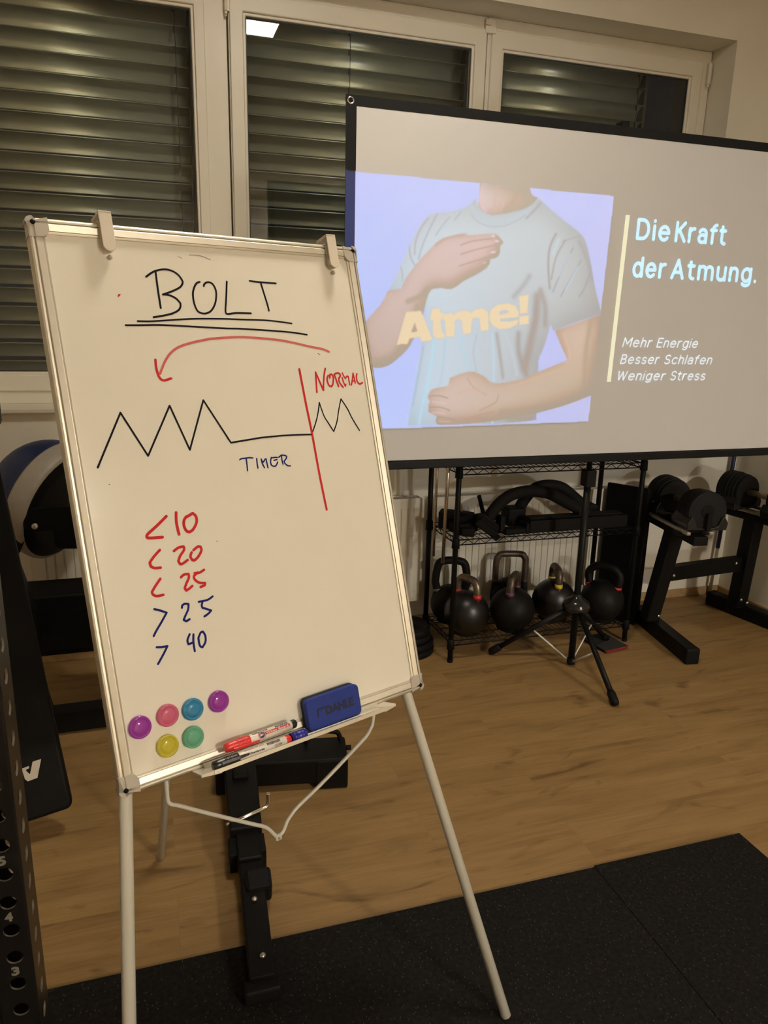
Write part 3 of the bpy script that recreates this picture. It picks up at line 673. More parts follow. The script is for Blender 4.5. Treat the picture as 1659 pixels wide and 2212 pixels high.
# angle 180 = facing up the board, 270/-90 ... the barrel's visible side lies between
VIS = 180
marker('whiteboard marker with a red cap and red printed banner, lying against the board', 'cap_red', 'cap_black', .1865, .0285, .0300, .3, .151, 0,
       [('t', 'Olwave', 122, .056, .032, .0042, 'print_black'), ('r', '', 172, .072, .062, .0056, 'print_red'), ('t', 'White Board', 166, .082, .048, .0036, 'marker_white'), ('t', 'MARKER', 131, .104, .028, .0042, 'print_navy'),
        ('o', '', 160, .0655, .0078, .0078, 'print_red'), ('o', '', 160, .0668, .0065, .0065, 'marker_white'), ('o', '', 160, .0678, .0055, .0055, 'print_navy'), ('t', 'SEF', 168, .0695, .0065, .0026, 'cap_white'),
        ('t', 'CL-928', 92, .112, .0125, .0022, 'print_black'), ('a', '', 85, .1105, .0078, .0024, 'print_black')], roll=215)
mk = marker('whiteboard marker with a black cap and a blue cap on its other end', 'cap_black', 'cap_red', .1525, .0098, .0470, -.2, .160, 0,
       [('t', 'Olwave', 178, .060, .040, .0042, 'print_black'), ('b', '', 140, .107, .028, .0045, 'print_black'), ('t', '4 712367 183011', 148, .107, .028, .0016, 'print_black'), ('t', 'CL-928', 184, .122, .014, .0026, 'print_black'), ('a', '', 175, .1205, .0085, .0026, 'print_black'),
        ('t', 'permanent dry erase', 118, .062, .040, .0018, 'print_black')], roll=165)
T = TB @ Matrix.Translation((.1525, .0098, .0470)) @ Matrix.Rotation(math.radians(-.2), 4, 'Z') @ Matrix.Rotation(math.pi / 2, 4, 'Y'); r = .0090
cp = MB().lathe([(r * .9, .1605), (r * 1.12, .1605), (r * 1.12, .184), (r * 1.05, .1925), (r * .9, .1945), (0, .1945)], T, 32)
for k in range(4): cp.lathe([(r * 1.08, .166 + k * .006), (r * 1.16, .1675 + k * .006), (r * 1.16, .1693 + k * .006), (r * 1.08, .1705 + k * .006)], T, 32)
cp.build('cap', 'cap_blue', mk)['label'] = 'dark blue cap on the rear end'
# ------------------------------------------------------------------ projection screen on its tripod
SY = 2.75; SX0, SX1, SZ0, SZ1 = .742, 2.982, 1.029, 2.287
ps = thing('projection_screen', 'portable tripod projection screen with black border showing a slide of a man in a t-shirt', 'projection screen', (1.84, 2.79, 0))
MB().box((SX0 - .002, SY - .0006, SZ0 - .002), (SX1 + .002, SY + .0006, SZ1 + .002)).build('screen_surface', 'screen_fabric', ps)
m = MB(); ring(m, (SX0 - .0385, SX1 + .0385, SZ0 - .006, SZ1 + .0345), (SX0, SX1, SZ0, SZ1), SY - .0016, SY + .0010)
bd = m.build('black_border', 'screen_border', ps)
MB().box((SX0 - .0385, SY - .010, SZ0 - .036), (SX1 + .0385, SY + .022, SZ0 - .004)).build('bottom_bar', 'screen_bar', ps, bevel=.004)
tb = MB().box((SX0 - .037, SY + .001, SZ1 + .012), (SX1 + .037, SY + .016, SZ1 + .032)).build('top_bar', 'screen_metal', ps, bevel=.004)
for gx in (SX0 - .0215, SX1 + .0215):
    T = frame_T(V(gx, SY - .0016, SZ1 + .0165), (1, 0, 0), (0, 0, 1), (0, -1, 0))
    g = MB(); g.lathe([(.0075, .0002), (.0082, .0014), (.0100, .0018), (.0122, .0012), (.0128, .0002)], T, 32); g.build('eyelet', 'chrome', ps)
    MB().lathe([(.0076, .0006), (0, .0006)], T, 20).build('eyelet_hole', 'ink_black', ps)
# mast, clamp, hub, legs, struts
cx, cy = 1.838, 2.79
MB().tube([(cx, cy, .02), (cx, cy, .95)], .0155, 20).tube([(cx, cy, .95), (cx, cy, 2.32)], .012, 18).build('mast', 'screen_metal', ps)
MB().box((cx - .024, cy - .028, .875), (cx + .024, cy + .026, .950)).build('mast_clamp', 'screen_metal', ps, bevel=.004)
MB().box((cx - .017, cy - .030, SZ1 + .01), (cx + .017, cy + .018, 2.345)).build('mast_hook', 'screen_metal', ps, bevel=.004)
MB().lathe([(.017, .365), (.024, .350), (.040, .342), (.055, .328), (.063, .310), (.064, .298), (.058, .290), (.040, .285), (.020, .284)], Matrix.Translation((cx, cy, 0)), 32).build('hub', 'gloss_black', ps)
FT = [(1.816, 2.394), (1.517, 3.002), (2.165, 2.985)]
for fx, fy in FT:
    d = V(fx - cx, fy - cy, 0).normalized(); a = V(cx, cy, .292) + d * .03; e = V(fx, fy, .013); ax = (e - a).normalized()
    lg = MB().tube([a, e - ax * .03], .0125, 18).build('leg', 'screen_metal', ps)
    MB().tube([e - ax * .062, e - ax * .052, e - ax * .01, e], [.0155, .0185, .0185, .014], 18).build('foot_cap', 'rubber_black', lg)
    mid = a.lerp(e, .46)
    MB().tube([V(cx, cy, .032) + d * .017, mid], .0042, 8).build('strut', 'strut_metal', ps)
MB().lathe([(.0, .014), (.019, .014), (.020, .024), (.020, .038), (.0165, .044)], Matrix.Translation((cx, cy, 0)), 20).build('lower_collar', 'screen_metal', ps)

# the projected slide: picture light sampled on a fine net lying on the screen (coordinates in mm)
PICT={'bg':[(741,2074),(1805,2067),(1783,1170),(846,1161)],
'neck':[(1222,2072),(1431,2071),(1442,2046),(1466,2038),(1438,2004),(1364,1981),(1289,1966),(1244,1973),(1217,1997),(1223,2022)],
'shirt':[(1212,2021),(1170,1987),(1113,1968),(1036,1954),(1001,1927),(972,1882),(942,1818),(916,1760),(896,1715),(873,1682),(940,1652),(1028,1622),(1018,1509),(1003,1415),(985,1291),(964,1168),(1367,1169),(1534,1181),(1526,1375),(1525,1432),(1545,1482),(1566,1567),(1581,1543),(1677,1577),(1799,1615),(1781,1657),(1752,1733),(1726,1815),(1693,1894),(1658,1926),(1581,1968),(1515,2009),(1470,2039),(1437,2011),(1378,1991),(1289,1971),(1244,1976),(1217,1997)],
'larm':[(873,1676),(843,1624),(791,1564),(785,1519),(805,1414),(823,1394),(848,1392),(891,1407),(947,1455),(975,1495),(1008,1569),(1033,1668),(1068,1695),(1127,1691),(1192,1733),(1257,1768),(1279,1788),(1281,1805),(1311,1816),(1322,1836),(1320,1854),(1334,1869),(1306,1894),(1279,1898),(1187,1887),(1175,1894),(1118,1881),(1068,1862),(1006,1802),(972,1763),(938,1717),(925,1684)],
'rarm':[(1589,1543),(1677,1573),(1799,1613),(1801,1579),(1798,1464),(1788,1282),(1668,1242),(1532,1210),(1422,1193),(1342,1180),(1224,1171),(1107,1168),(1084,1185),(1090,1202),(1052,1221),(1051,1249),(1058,1259),(1046,1277),(1063,1308),(1131,1322),(1137,1353),(1189,1371),(1235,1378),(1283,1360),(1332,1332),(1443,1346),(1526,1378),(1658,1426),(1639,1455)],
'letters':[[(912,1479),(946,1600),(1006,1607),(1055,1504),(1055,1498),(1013,1491),(1003,1509),(963,1502),(956,1482)],[(1045,1585),(1050,1614),(1079,1618),(1087,1601),(1099,1601),(1094,1578),(1087,1572),(1096,1528),(1106,1522),(1107,1507),(1071,1504),(1059,1516),(1055,1571),(1047,1573)],[(1096,1595),(1135,1602),(1138,1593),(1160,1608),(1196,1612),(1213,1604),(1236,1619),(1269,1620),(1287,1606),(1293,1540),(1259,1535),(1250,1584),(1238,1587),(1219,1581),(1218,1527),(1185,1522),(1175,1574),(1159,1579),(1146,1570),(1149,1514),(1113,1511),(1105,1572),(1098,1575)],[(1291,1591),(1299,1621),(1328,1639),(1368,1644),(1403,1636),(1419,1612),(1420,1592),(1339,1584),(1343,1574),(1377,1574),(1421,1583),(1416,1564),(1382,1548),(1341,1544),(1310,1556),(1295,1576)],[(1416,1672),(1458,1680),(1459,1610),(1426,1605)],[(1424,1596),(1465,1601),(1467,1568),(1426,1562)]],
'holes':[[(982,1562),(969,1526),(994,1529)],[(1333,1610),(1353,1618),(1374,1616),(1374,1608),(1338,1599)]]}

gx0, gx1, gz0, gz1 = 704, 1832, 1150, 2084
STEP = 2.4
nx = int((gx1 - gx0) / STEP); nz = int((gz1 - gz0) / STEP)
GX, GZ = np.meshgrid(np.linspace(gx0, gx1, nx), np.linspace(gz0, gz1, nz))
def inside(poly):
    r = np.zeros(GX.shape, bool); n = len(poly)
    for i in range(n):
        x0, z0 = poly[i]; x1, z1 = poly[(i + 1) % n]
        if z0 == z1: continue
        c = ((z0 > GZ) != (z1 > GZ)) & (GX < (x1 - x0) * (GZ - z0) / (z1 - z0) + x0); r ^= c
    return r
def blur(a, n=1):
    for _ in range(n):
        p = np.pad(a, [(1, 1), (1, 1)] + [(0, 0)] * (a.ndim - 2), mode='edge'); a = (p[:-2, 1:-1] + p[2:, 1:-1] + 2 * p[1:-1, 1:-1] + p[1:-1, :-2] + p[1:-1, 2:]) / 6.
    return a
def rounded(poly):
    p = smooth_path([(x, z, 0) for x, z in poly + [poly[0]]], 4, 50); return [(q[0], q[1]) for q in p]
def grad(c00, c10, c01, c11, box):
    u = np.clip((GX - box[0]) / (box[1] - box[0]), 0, 1)[..., None]; w = np.clip((GZ - box[2]) / (box[3] - box[2]), 0, 1)[..., None]
    c00, c10, c01, c11 = (np.array(c, float) for c in (c00, c10, c01, c11))
    return (c00 * (1 - u) + c10 * u) * (1 - w) + (c01 * (1 - u) + c11 * u) * w
mask = inside([(690, 2077)] + PICT['bg'][1:3] + [(690, 1155)])
img = grad((188, 204, 255), (198, 196, 236), (198, 204, 250), (204, 204, 246), (742, 1800, 1160, 2070))
def paint(poly, colour, soft=1):
    global img
    a = blur(inside(poly).astype(float), soft)[..., None]; img = img * (1 - a) + colour * a
paint(rounded(PICT['neck']), grad((226, 202, 202), (200, 176, 144), (222, 204, 200), (194, 172, 140), (1225, 1440, 1970, 2070)), 2)
paint(rounded(PICT['shirt']), grad((202, 226, 246), (186, 180, 174), (214, 222, 228), (206, 210, 210), (860, 1640, 1160, 1990)), 2)
sm_ = inside(rounded(PICT['shirt']))
def shade(mk, n, dx, dz, amt):
    # the photograph's own modelling: edges turned away from its light fall darker
    global img
    fy = np.fft.fftfreq(nz)[:, None]; fx = np.fft.fftfreq(nx)[None, :]
    a = np.fft.ifft2(np.fft.fft2(mk.astype(float)) * np.exp(-2 * (math.pi * n) ** 2 * (fx ** 2 + fy ** 2))).real; a = np.roll(np.roll(a, -dx, 1), dz, 0)
    k = (blur(mk.astype(float), 1) * np.clip(1 - a, 0, 1))[..., None]; img = img * (1 - k * np.array(amt, float))
def soft(pts, w, col, al):
    global img
    d = np.full(GX.shape, 1e9)
    q = smooth_path([(x, z, 0) for x, z in pts], 3, 120)
    for a, c in zip(q, q[1:]):
        vx, vz = c[0] - a[0], c[1] - a[1]; L = vx * vx + vz * vz + 1e-9
        t = np.clip(((GX - a[0]) * vx + (GZ - a[1]) * vz) / L, 0, 1); d = np.minimum(d, (GX - a[0] - t * vx) ** 2 + (GZ - a[1] - t * vz) ** 2)
    k = (1.0 * al * np.exp(-d / (2 * (w * .78) ** 2)))[..., None]; img = img * (1 - k) + np.array(col, float) * k
SOFT=[([(1187,1997),(1212,1965),(1249,1943),(1295,1934),(1360,1949),(1423,1990),(1466,2035)],7.7,(196,206,214),0.7),
([(1192,1964),(1223,1936),(1289,1923),(1360,1938),(1418,1972)],1.4,(165,168,170),0.5),
([(1425,1962),(1457,1992),(1481,2019)],3.4,(160,158,155),0.6),
([(1021,1938),(992,1898),(975,1853),(973,1809)],2.9,(160,165,175),0.6),
([(1057,1956),(1023,1889),(1000,1833),(989,1793)],2.9,(165,168,178),0.6),
([(961,1880),(951,1841),(958,1797),(975,1770)],2.4,(155,160,170),0.6),
([(1108,1948),(1078,1914),(1054,1879)],2.4,(165,170,178),0.5),
([(1151,1967),(1127,1938)],2.4,(165,170,178),0.5),
([(913,1779),(926,1741),(927,1713)],2.4,(160,165,172),0.5),
([(1559,1912),(1536,1859),(1536,1788),(1550,1706)],3.9,(160,152,145),0.7),
([(1603,1891),(1567,1825),(1554,1742)],3.4,(165,158,150),0.7),
([(1641,1864),(1594,1767),(1565,1694)],2.9,(165,160,152),0.7),
([(1681,1818),(1633,1733),(1602,1678)],2.9,(160,155,150),0.6),
([(1729,1773),(1707,1711),(1688,1680)],3.4,(150,148,145),0.5),
([(1575,1896),(1552,1836)],3.4,(200,222,240),0.6),
([(1629,1840),(1588,1755)],2.9,(200,222,240),0.6),
([(1669,1794),(1621,1702)],2.9,(200,222,240),0.6),
([(1590,1885),(1671,1912)],1.4,(150,150,150),0.5),
([(1667,1889),(1710,1820),(1739,1749)],7.7,(165,165,165),0.5),
([(1456,1750),(1432,1714),(1394,1671)],9.7,(170,162,155),0.5),
([(1497,1674),(1497,1590),(1483,1510),(1464,1392)],16.4,(165,152,140),0.75),
([(1509,1698),(1535,1639),(1541,1566)],10.6,(170,158,148),0.7),
([(1425,1528),(1431,1454),(1473,1367)],10.6,(168,156,146),0.7),
([(1363,1533),(1403,1454),(1431,1367)],6.3,(200,208,214),0.7),
([(1329,1526),(1348,1447),(1368,1355)],6.8,(172,164,155),0.7),
([(1309,1526),(1322,1435),(1328,1342)],3.4,(190,225,245),0.7),
([(1175,1511),(1192,1452),(1215,1391)],4.8,(180,220,248),0.6),
([(1242,1519),(1232,1452),(1250,1379)],3.9,(175,190,205),0.5),
([(1065,1492),(1051,1367),(1023,1233),(1013,1165)],4.8,(180,225,250),0.7),
([(1021,1474),(1005,1367),(984,1246)],4.3,(165,185,210),0.5),
([(1110,1499),(1103,1367),(1081,1282)],4.8,(175,205,230),0.5),
([(1324,1191),(1336,1165)],4.8,(195,225,235),0.7),
([(1408,1190),(1502,1182)],13.5,(172,158,140),0.8),
([(1585,1561),(1690,1594),(1790,1621)],1.9,(175,185,195),0.5),
([(999,1699),(1063,1695),(1139,1715),(1215,1746),(1266,1777)],4.8,(172,140,118),0.8),
([(951,1640),(1001,1659),(1025,1682)],7.7,(165,135,110),0.7),
([(990,1618),(973,1555),(925,1461)],12.6,(178,148,118),0.75),
([(820,1413),(895,1431),(956,1479)],9.7,(182,152,125),0.7),
([(805,1574),(834,1626),(888,1667)],4.3,(222,190,175),0.6),
([(1056,1846),(1105,1877),(1162,1885)],5.8,(196,165,148),0.6),
([(1040,1768),(1084,1792),(1122,1782)],6.8,(222,192,182),0.6),
([(1157,1851),(1208,1868),(1285,1880)],1.9,(168,135,118),0.7),
([(1159,1818),(1223,1838),(1306,1859)],1.9,(168,135,118),0.7),
([(1155,1775),(1225,1798),(1309,1822)],1.9,(168,135,118),0.7),
([(1182,1872),(1233,1883),(1278,1892)],2.9,(222,190,178),0.6),
([(1184,1839),(1248,1853),(1299,1870)],3.4,(224,192,180),0.6),
([(1173,1802),(1237,1816),(1289,1830)],3.4,(224,192,180),0.6),
([(1169,1759),(1220,1775),(1258,1791)],2.9,(215,182,168),0.6),
([(1285,1890),(1294,1891)],2.9,(240,228,245),0.9),
([(1302,1873),(1313,1872)],2.9,(240,228,245),0.9),
([(1288,1831),(1302,1833)],2.9,(240,228,245),0.9),
([(1255,1791),(1265,1793)],1.9,(240,222,235),0.8),
([(1631,1531),(1668,1450),(1656,1418)],6.8,(222,188,168),0.6),
([(1750,1583),(1741,1457),(1748,1316)],10.6,(186,162,130),0.7),
([(1787,1302),(1659,1238),(1528,1220),(1371,1216)],11.6,(180,156,118),0.8),
([(1644,1393),(1503,1348),(1399,1317)],4.8,(216,186,160),0.6),
([(1352,1286),(1341,1254),(1273,1224)],2.4,(180,148,120),0.7),
([(1211,1355),(1240,1318),(1297,1286)],2.4,(185,150,130),0.6),
([(1132,1318),(1171,1342),(1210,1361)],3.9,(218,186,172),0.6),
([(1054,1282),(1094,1284),(1131,1274)],1.9,(165,130,112),0.8),
([(1056,1239),(1103,1238),(1143,1225)],1.9,(165,130,112),0.8),
([(1064,1201),(1118,1198),(1166,1187)],1.9,(165,130,112),0.8),
([(1068,1260),(1122,1253)],3.4,(226,198,188),0.7),
([(1070,1218),(1124,1213)],3.4,(226,198,188),0.7),
([(1098,1182),(1146,1178)],2.9,(220,190,178),0.7),
([(1174,1293),(1240,1311),(1289,1292)],5.8,(214,180,162),0.6),
([(1193,1181),(1274,1205),(1336,1216)],4.8,(190,158,135),0.7),
([(1299,2065),(1289,2025),(1292,1976)],6.8,(214,182,165),0.5),
([(1235,2060),(1231,2011),(1253,1974)],5.8,(228,200,200),0.6),
([(1378,2059),(1368,2020),(1337,1984)],11.6,(192,166,128),0.7),
([(1328,2023),(1318,1983)],2.4,(222,195,188),0.6),
]

NCL = 35
shade(inside(rounded(PICT['shirt'])), 26, 10, 0, (.13, .16, .19)); shade(inside(rounded(PICT['neck'])), 9, 6, 0, (.16, .22, .32))
bgimg = img.copy()
for k_, s_ in enumerate(SOFT[:NCL]): soft(*s_)
keep = blur(sm_.astype(float), 2)[..., None]; img = img * keep + bgimg * (1 - keep)
paint(rounded(PICT['larm']), grad((200, 178, 164), (210, 186, 172), (224, 200, 194), (220, 194, 186), (760, 1260, 1380, 1860)), 2)
paint(rounded(PICT['rarm']), grad((214, 192, 182), (194, 172, 144), (224, 200, 186), (216, 190, 170), (1020, 1700, 1170, 1540)), 2)
shade(inside(rounded(PICT['larm'])), 9, 4, 5, (.20, .27, .36)); shade(inside(rounded(PICT['rarm'])), 13, 5, 6, (.20, .27, .38))
skin = inside(rounded(PICT['larm'])) | inside(rounded(PICT['rarm'])) | inside(rounded(PICT['neck']))
before = img.copy()
for s_ in SOFT[NCL:]: soft(*s_)
keep = blur(skin.astype(float), 1)[..., None]; img = img * keep + before * (1 - keep)
lt = np.zeros(GX.shape, bool); wide = np.zeros(GX.shape, bool)
for p in PICT['letters']: lt |= inside(p)
for p in PICT['holes']: lt &= ~inside(p)
halo = np.clip(blur(lt.astype(float), 9) * 1.3, 0, 1)[..., None] * .35; img = img * (1 - halo) + np.array((205, 178, 150.)) * halo
a = blur(lt.astype(float), 1)[..., None]; img = img * (1 - a) + np.array((238, 216, 178.)) * a
img = blur(img, 1)
def l_(c): c = np.asarray(c, float) / 255.; return np.where(c <= .04045, c / 12.92, ((c + .055) / 1.055) ** 2.4)
u = np.clip((GX - 742) / 1058., 0, 1)[..., None]; w = np.clip((GZ - 1160) / 914., 0, 1)[..., None]
AMB = (l_((174, 160, 140)) * (1 - u) + l_((178, 162, 141)) * u) * (1 - w) + (l_((202, 187, 165)) * (1 - u) + l_((182, 166, 145)) * u) * w
em = np.clip(l_(img) - AMB, 0, None)
ma = blur(mask.astype(float), 1)
em *= ma[..., None]
onb = (GX < 741)
em[onb] = l_((24, 40, 88)) * ma[onb][:, None]
vs = np.stack([GX / 1000., np.full(GX.shape, SY - .0022), GZ / 1000.], -1).reshape(-1, 3) - np.array(ORG[ps.name])
id_ = np.arange(nx * nz).reshape(nz, nx); ok_ = (ma > .01)
cell = ok_[:-1, :-1] | ok_[1:, :-1] | ok_[:-1, 1:] | ok_[1:, 1:]
qs = np.stack([id_[:-1, :-1], id_[:-1, 1:], id_[1:, 1:], id_[1:, :-1]], -1); cxm = (GX[:-1, :-1] + STEP / 2)
def net(name, sel, mt):
    q = qs[sel]; me = bpy.data.meshes.new(name); used = np.unique(q); rem = np.full(nx * nz, -1); rem[used] = np.arange(len(used))
    me.from_pydata(vs[used].tolist(), [], rem[q].tolist()); me.materials.append(MATS[mt])
    at = me.color_attributes.new('beam', 'FLOAT_COLOR', 'POINT'); c4 = np.ones((len(used), 4), np.float32); c4[:, :3] = em.reshape(-1, 3)[used]; at.data.foreach_set('color', c4.ravel())
    o = bpy.data.objects.new(name, me); COL.objects.link(o); ORG[o.name] = ORG[ps.name]; o.parent = ps; return o
pic = net('slide_picture', cell & (cxm >= 741), 'slide_light'); pic['label'] = 'projected photograph of a man in a pale t-shirt with hands on chest and belly'
attr_emit('border_light', (.012, .012, .012), .7)
sp = net('slide_overspill', cell & (cxm < 741), 'border_light'); sp['label'] = 'bluish projector light on the black border'
def beam_mat(name, target, amb=(174, 158, 139)):
    e = np.clip(l_(target) - l_(amb), 0, None); return mat(name, (.60, .59, .575), .85, emit=tuple(float(x) for x in e), estr=SLIDE_GAIN)
beam_mat('beam_text', (212, 242, 252)); beam_mat('beam_small', (236, 238, 236)); beam_mat('beam_bar', (240, 232, 194))
MB().add([(1.8679, SY - .0023, 2.0007), (1.8874, SY - .0023, 2.0012), (1.8755, SY - .0023, 1.3368), (1.856, SY - .0023, 1.3368)], [(0, 1, 2, 3)]).build('slide_bar', 'beam_bar', ps)
def _arc(cx, cy, rx, ry, a0, a1, n=14):
    return [(cx + rx * math.cos(math.radians(a0 + (a1 - a0) * k / n)), cy + ry * math.sin(math.radians(a0 + (a1 - a0) * k / n))) for k in range(n + 1)]
_X = .72
_hump = lambda x: [(x, .40)] + _arc(x + .21, _X - .25, .21, .25, 165, 0) + [(x + .42, 0)]
_s = lambda w, h: _arc(w * .5, h * .74, w * .44, h * .26, 25, 90, 6)[:] + _arc(w * .5, h * .75, w * .46, h * .25, 90, 250, 9) + _arc(w * .5, h * .25, w * .5, h * .25, 68, -90, 9) + _arc(w * .5, h * .26, w * .48, h * .26, 270, 205, 6)
GLYPH = {
 'D': (.60, [[(0, 0), (0, 1), (.26, 1)] + _arc(.26, .5, .34, .5, 90, -90, 18) + [(0, 0)]]), 'i': (0., [[(0, 0), (0, _X)], [(0, .985), (0, 1.0)]]),
 'e': (.52, [[(.02, .38), (.52, .38)] + _arc(.26, .36, .26, .36, 3, 318, 22)]), 'K': (.52, [[(0, 0), (0, 1)], [(.50, 1), (.03, .45)], [(.17, .60), (.54, 0)]]),
 'r': (.30, [[(0, 0), (0, _X)], [(0, .38)] + _arc(.26, .40, .26, .32, 165, 80, 7)]), 'a': (.46, [_arc(.23, .46, .23, .26, 155, 0, 10) + [(.46, 0)], _arc(.23, .21, .23, .21, 0, 360, 22)]),
 'f': (.30, [[(.10, 0), (.10, .76)] + _arc(.32, .78, .22, .22, 180, 92, 7), [(-.03, _X), (.31, _X)]]), 't': (.30, [[(.10, .94), (.10, .20)] + _arc(.30, .20, .20, .20, 180, 275, 7), [(-.03, _X), (.31, _X)]]),
 'd': (.50, [_arc(.25, .36, .25, .36, 0, 360, 24), [(.5, 0), (.5, 1)]]), 'A': (.62, [[(0, 0), (.31, 1), (.62, 0)], [(.11, .32), (.51, .32)]]),
 'm': (.80, [[(0, 0), (0, _X)], [(0, .40)] + _arc(.20, _X - .25, .20, .25, 165, 0) + [(.40, 0)], [(.40, .40)] + _arc(.60, _X - .25, .20, .25, 165, 0) + [(.80, 0)]]),
 'u': (.44, [[(0, _X)] + _arc(.21, .25, .21, .25, 180, 350) , [(.44, _X), (.44, 0)]]), 'n': (.42, [[(0, 0), (0, _X)], _hump(0)]), 'h': (.42, [[(0, 0), (0, 1)], _hump(0)]),
 'g': (.50, [_arc(.25, .36, .25, .36, 0, 360, 24), [(.5, _X), (.5, -.06)] + _arc(.26, -.06, .24, .20, 0, -150, 12)]), '.': (0., [[(0, .0), (0, .02)]]), ' ': (.16, []),
 'M': (.74, [[(0, 0), (0, 1), (.37, .30), (.74, 1), (.74, 0)]]), 'E': (.46, [[(.46, 1), (0, 1), (0, 0), (.46, 0)], [(0, .52), (.42, .52)]]),
 'B': (.52, [[(0, 0), (0, 1), (.26, 1)] + _arc(.26, .76, .21, .24, 90, -90) + [(0, .52)], [(.26, .52)] + _arc(.28, .26, .24, .26, 90, -90) + [(0, 0)]]),
 's': (.42, [_s(.42, _X)]), 'S': (.52, [_s(.52, 1.)]), 'c': (.46, [_arc(.26, .36, .26, .36, 45, 315, 20)]), 'l': (0., [[(0, 0), (0, 1)]]), 'W': (.86, [[(0, 1), (.21, 0), (.43, .95), (.65, 0), (.86, 1)]])}
def stext(name, txt, x0, x1, z, h, mt, wgt, shear=0.):
    # uniform-stroke letters, drawn as flat ribbons just in front of the screen
    m = MB(); x = wgt / 2; P = []
    for ch in txt:
        w, st_ = GLYPH[ch]
        for s_ in st_: P.append([(x + a + shear * c, c) for a, c in s_])
        x += w + .155 + wgt
    xs = [p[0] for s_ in P for p in s_]; sx = (x1 - x0 - wgt * h) / (max(xs) - min(xs)); mn = min(xs)
    T = frame_T(V(x0 + wgt * h / 2, SY - .0024, z), (1, 0, 0), (0, 0, 1), (0, -1, 0))
    for s_ in P: ribbon(m, [((a - mn) * sx, wgt * h / 2 + c * h * (1 - wgt)) for a, c in s_], wgt * h, T)
    o = m.build(name, mt, ps, recalc=False); o['label'] = 'slide text ' + txt; return o
for nm_, tx_, a_, b_, z_ in (('slide_title', 'Die', 1.9255, 2.0895, 1.9085), ('slide_title', 'Kraft', 2.1135, 2.3735, 1.9085), ('slide_title', 'der', 1.9252, 2.0905, 1.7618), ('slide_title', 'Atmung.', 2.1135, 2.5611, 1.7618)): stext(nm_, tx_, a_, b_, z_, .0850, 'beam_text', .165)
for nm_, tx_, a_, b_, z_ in (('slide_text', 'Mehr', 1.9135, 2.0630, 1.4812), ('slide_text', 'Energie', 2.0835, 2.2975, 1.4812), ('slide_text', 'Besser', 1.9106, 2.1090, 1.4112), ('slide_text', 'Schlafen', 2.1330, 2.3843, 1.4112), ('slide_text', 'Weniger', 1.9090, 2.1510, 1.3420), ('slide_text', 'Stress', 2.1740, 2.3589, 1.3420)): stext(nm_, tx_, a_, b_, z_, .0415, 'beam_small', .128, .18)

# ------------------------------------------------------------------ wire shelf unit
PC = dict(FL=(1.298, 2.978), FR=(2.263, 2.975), BL=(1.288, 3.292), BR=(2.243, 3.290))
ws = thing('wire_shelf', 'black wire shelving unit holding kettlebells below the projection screen', 'shelf', (1.77, 3.13, 0))
for x, y in PC.values():
    p = MB().tube([(x, y, .012), (x, y, 1.35)], .0125, 18).build('post', 'black_steel', ws)
    MB().lathe([(0, .001), (.014, .001), (.014, .012), (.007, .014), (.007, .025)], Matrix.Translation((x, y, 0)), 16).build('levelling_foot', 'rubber_black', p)
def wire_shelf(z):
    fl, fr, bl_, br_ = (V(*PC[k], z) for k in ('FL', 'FR', 'BL', 'BR')); m = MB()
    fl = fl + V(.012, .004, 0); bl_ = bl_ + V(.012, -.004, 0); fr = fr + V(-.012, .004, 0); br_ = br_ + V(-.012, -.004, 0)
    for a, c, n in ((fl, fr, 15), (bl_, br_, 15), (fl, bl_, 5), (fr, br_, 5)):
        for h in (0, -.024): m.tube([a + V(0, 0, h), c + V(0, 0, h)], .0030, 8)
        zz = []
        for i in range(n * 2 + 1):
            t = .02 + .96 * i / (n * 2); zz.append(a.lerp(c, t) + V(0, 0, -.001 if i % 2 else -.023))
        m.tube(zz, .0021, 6)
    for i in range(1, 36):
        t = i / 36.; m.tube([fl.lerp(fr, t) + V(0, 0, .003), bl_.lerp(br_, t) + V(0, 0, .003)], .0017, 5)
    for t in (.25, .5, .75): m.tube([fl.lerp(bl_, t) + V(0, 0, -.001), fr.lerp(br_, t) + V(0, 0, -.001)], .0028, 6)
    s = m.build('wire_tier', 'black_wire', ws)
    for x, y in PC.values(): MB().lathe([(.0128, -.038), (.0185, -.036), (.0165, .010), (.0128, .014)], Matrix.Translation((x, y, z)), 18).build('sleeve', 'rubber_black', s)
for z in (.931, .603, .104): wire_shelf(z)

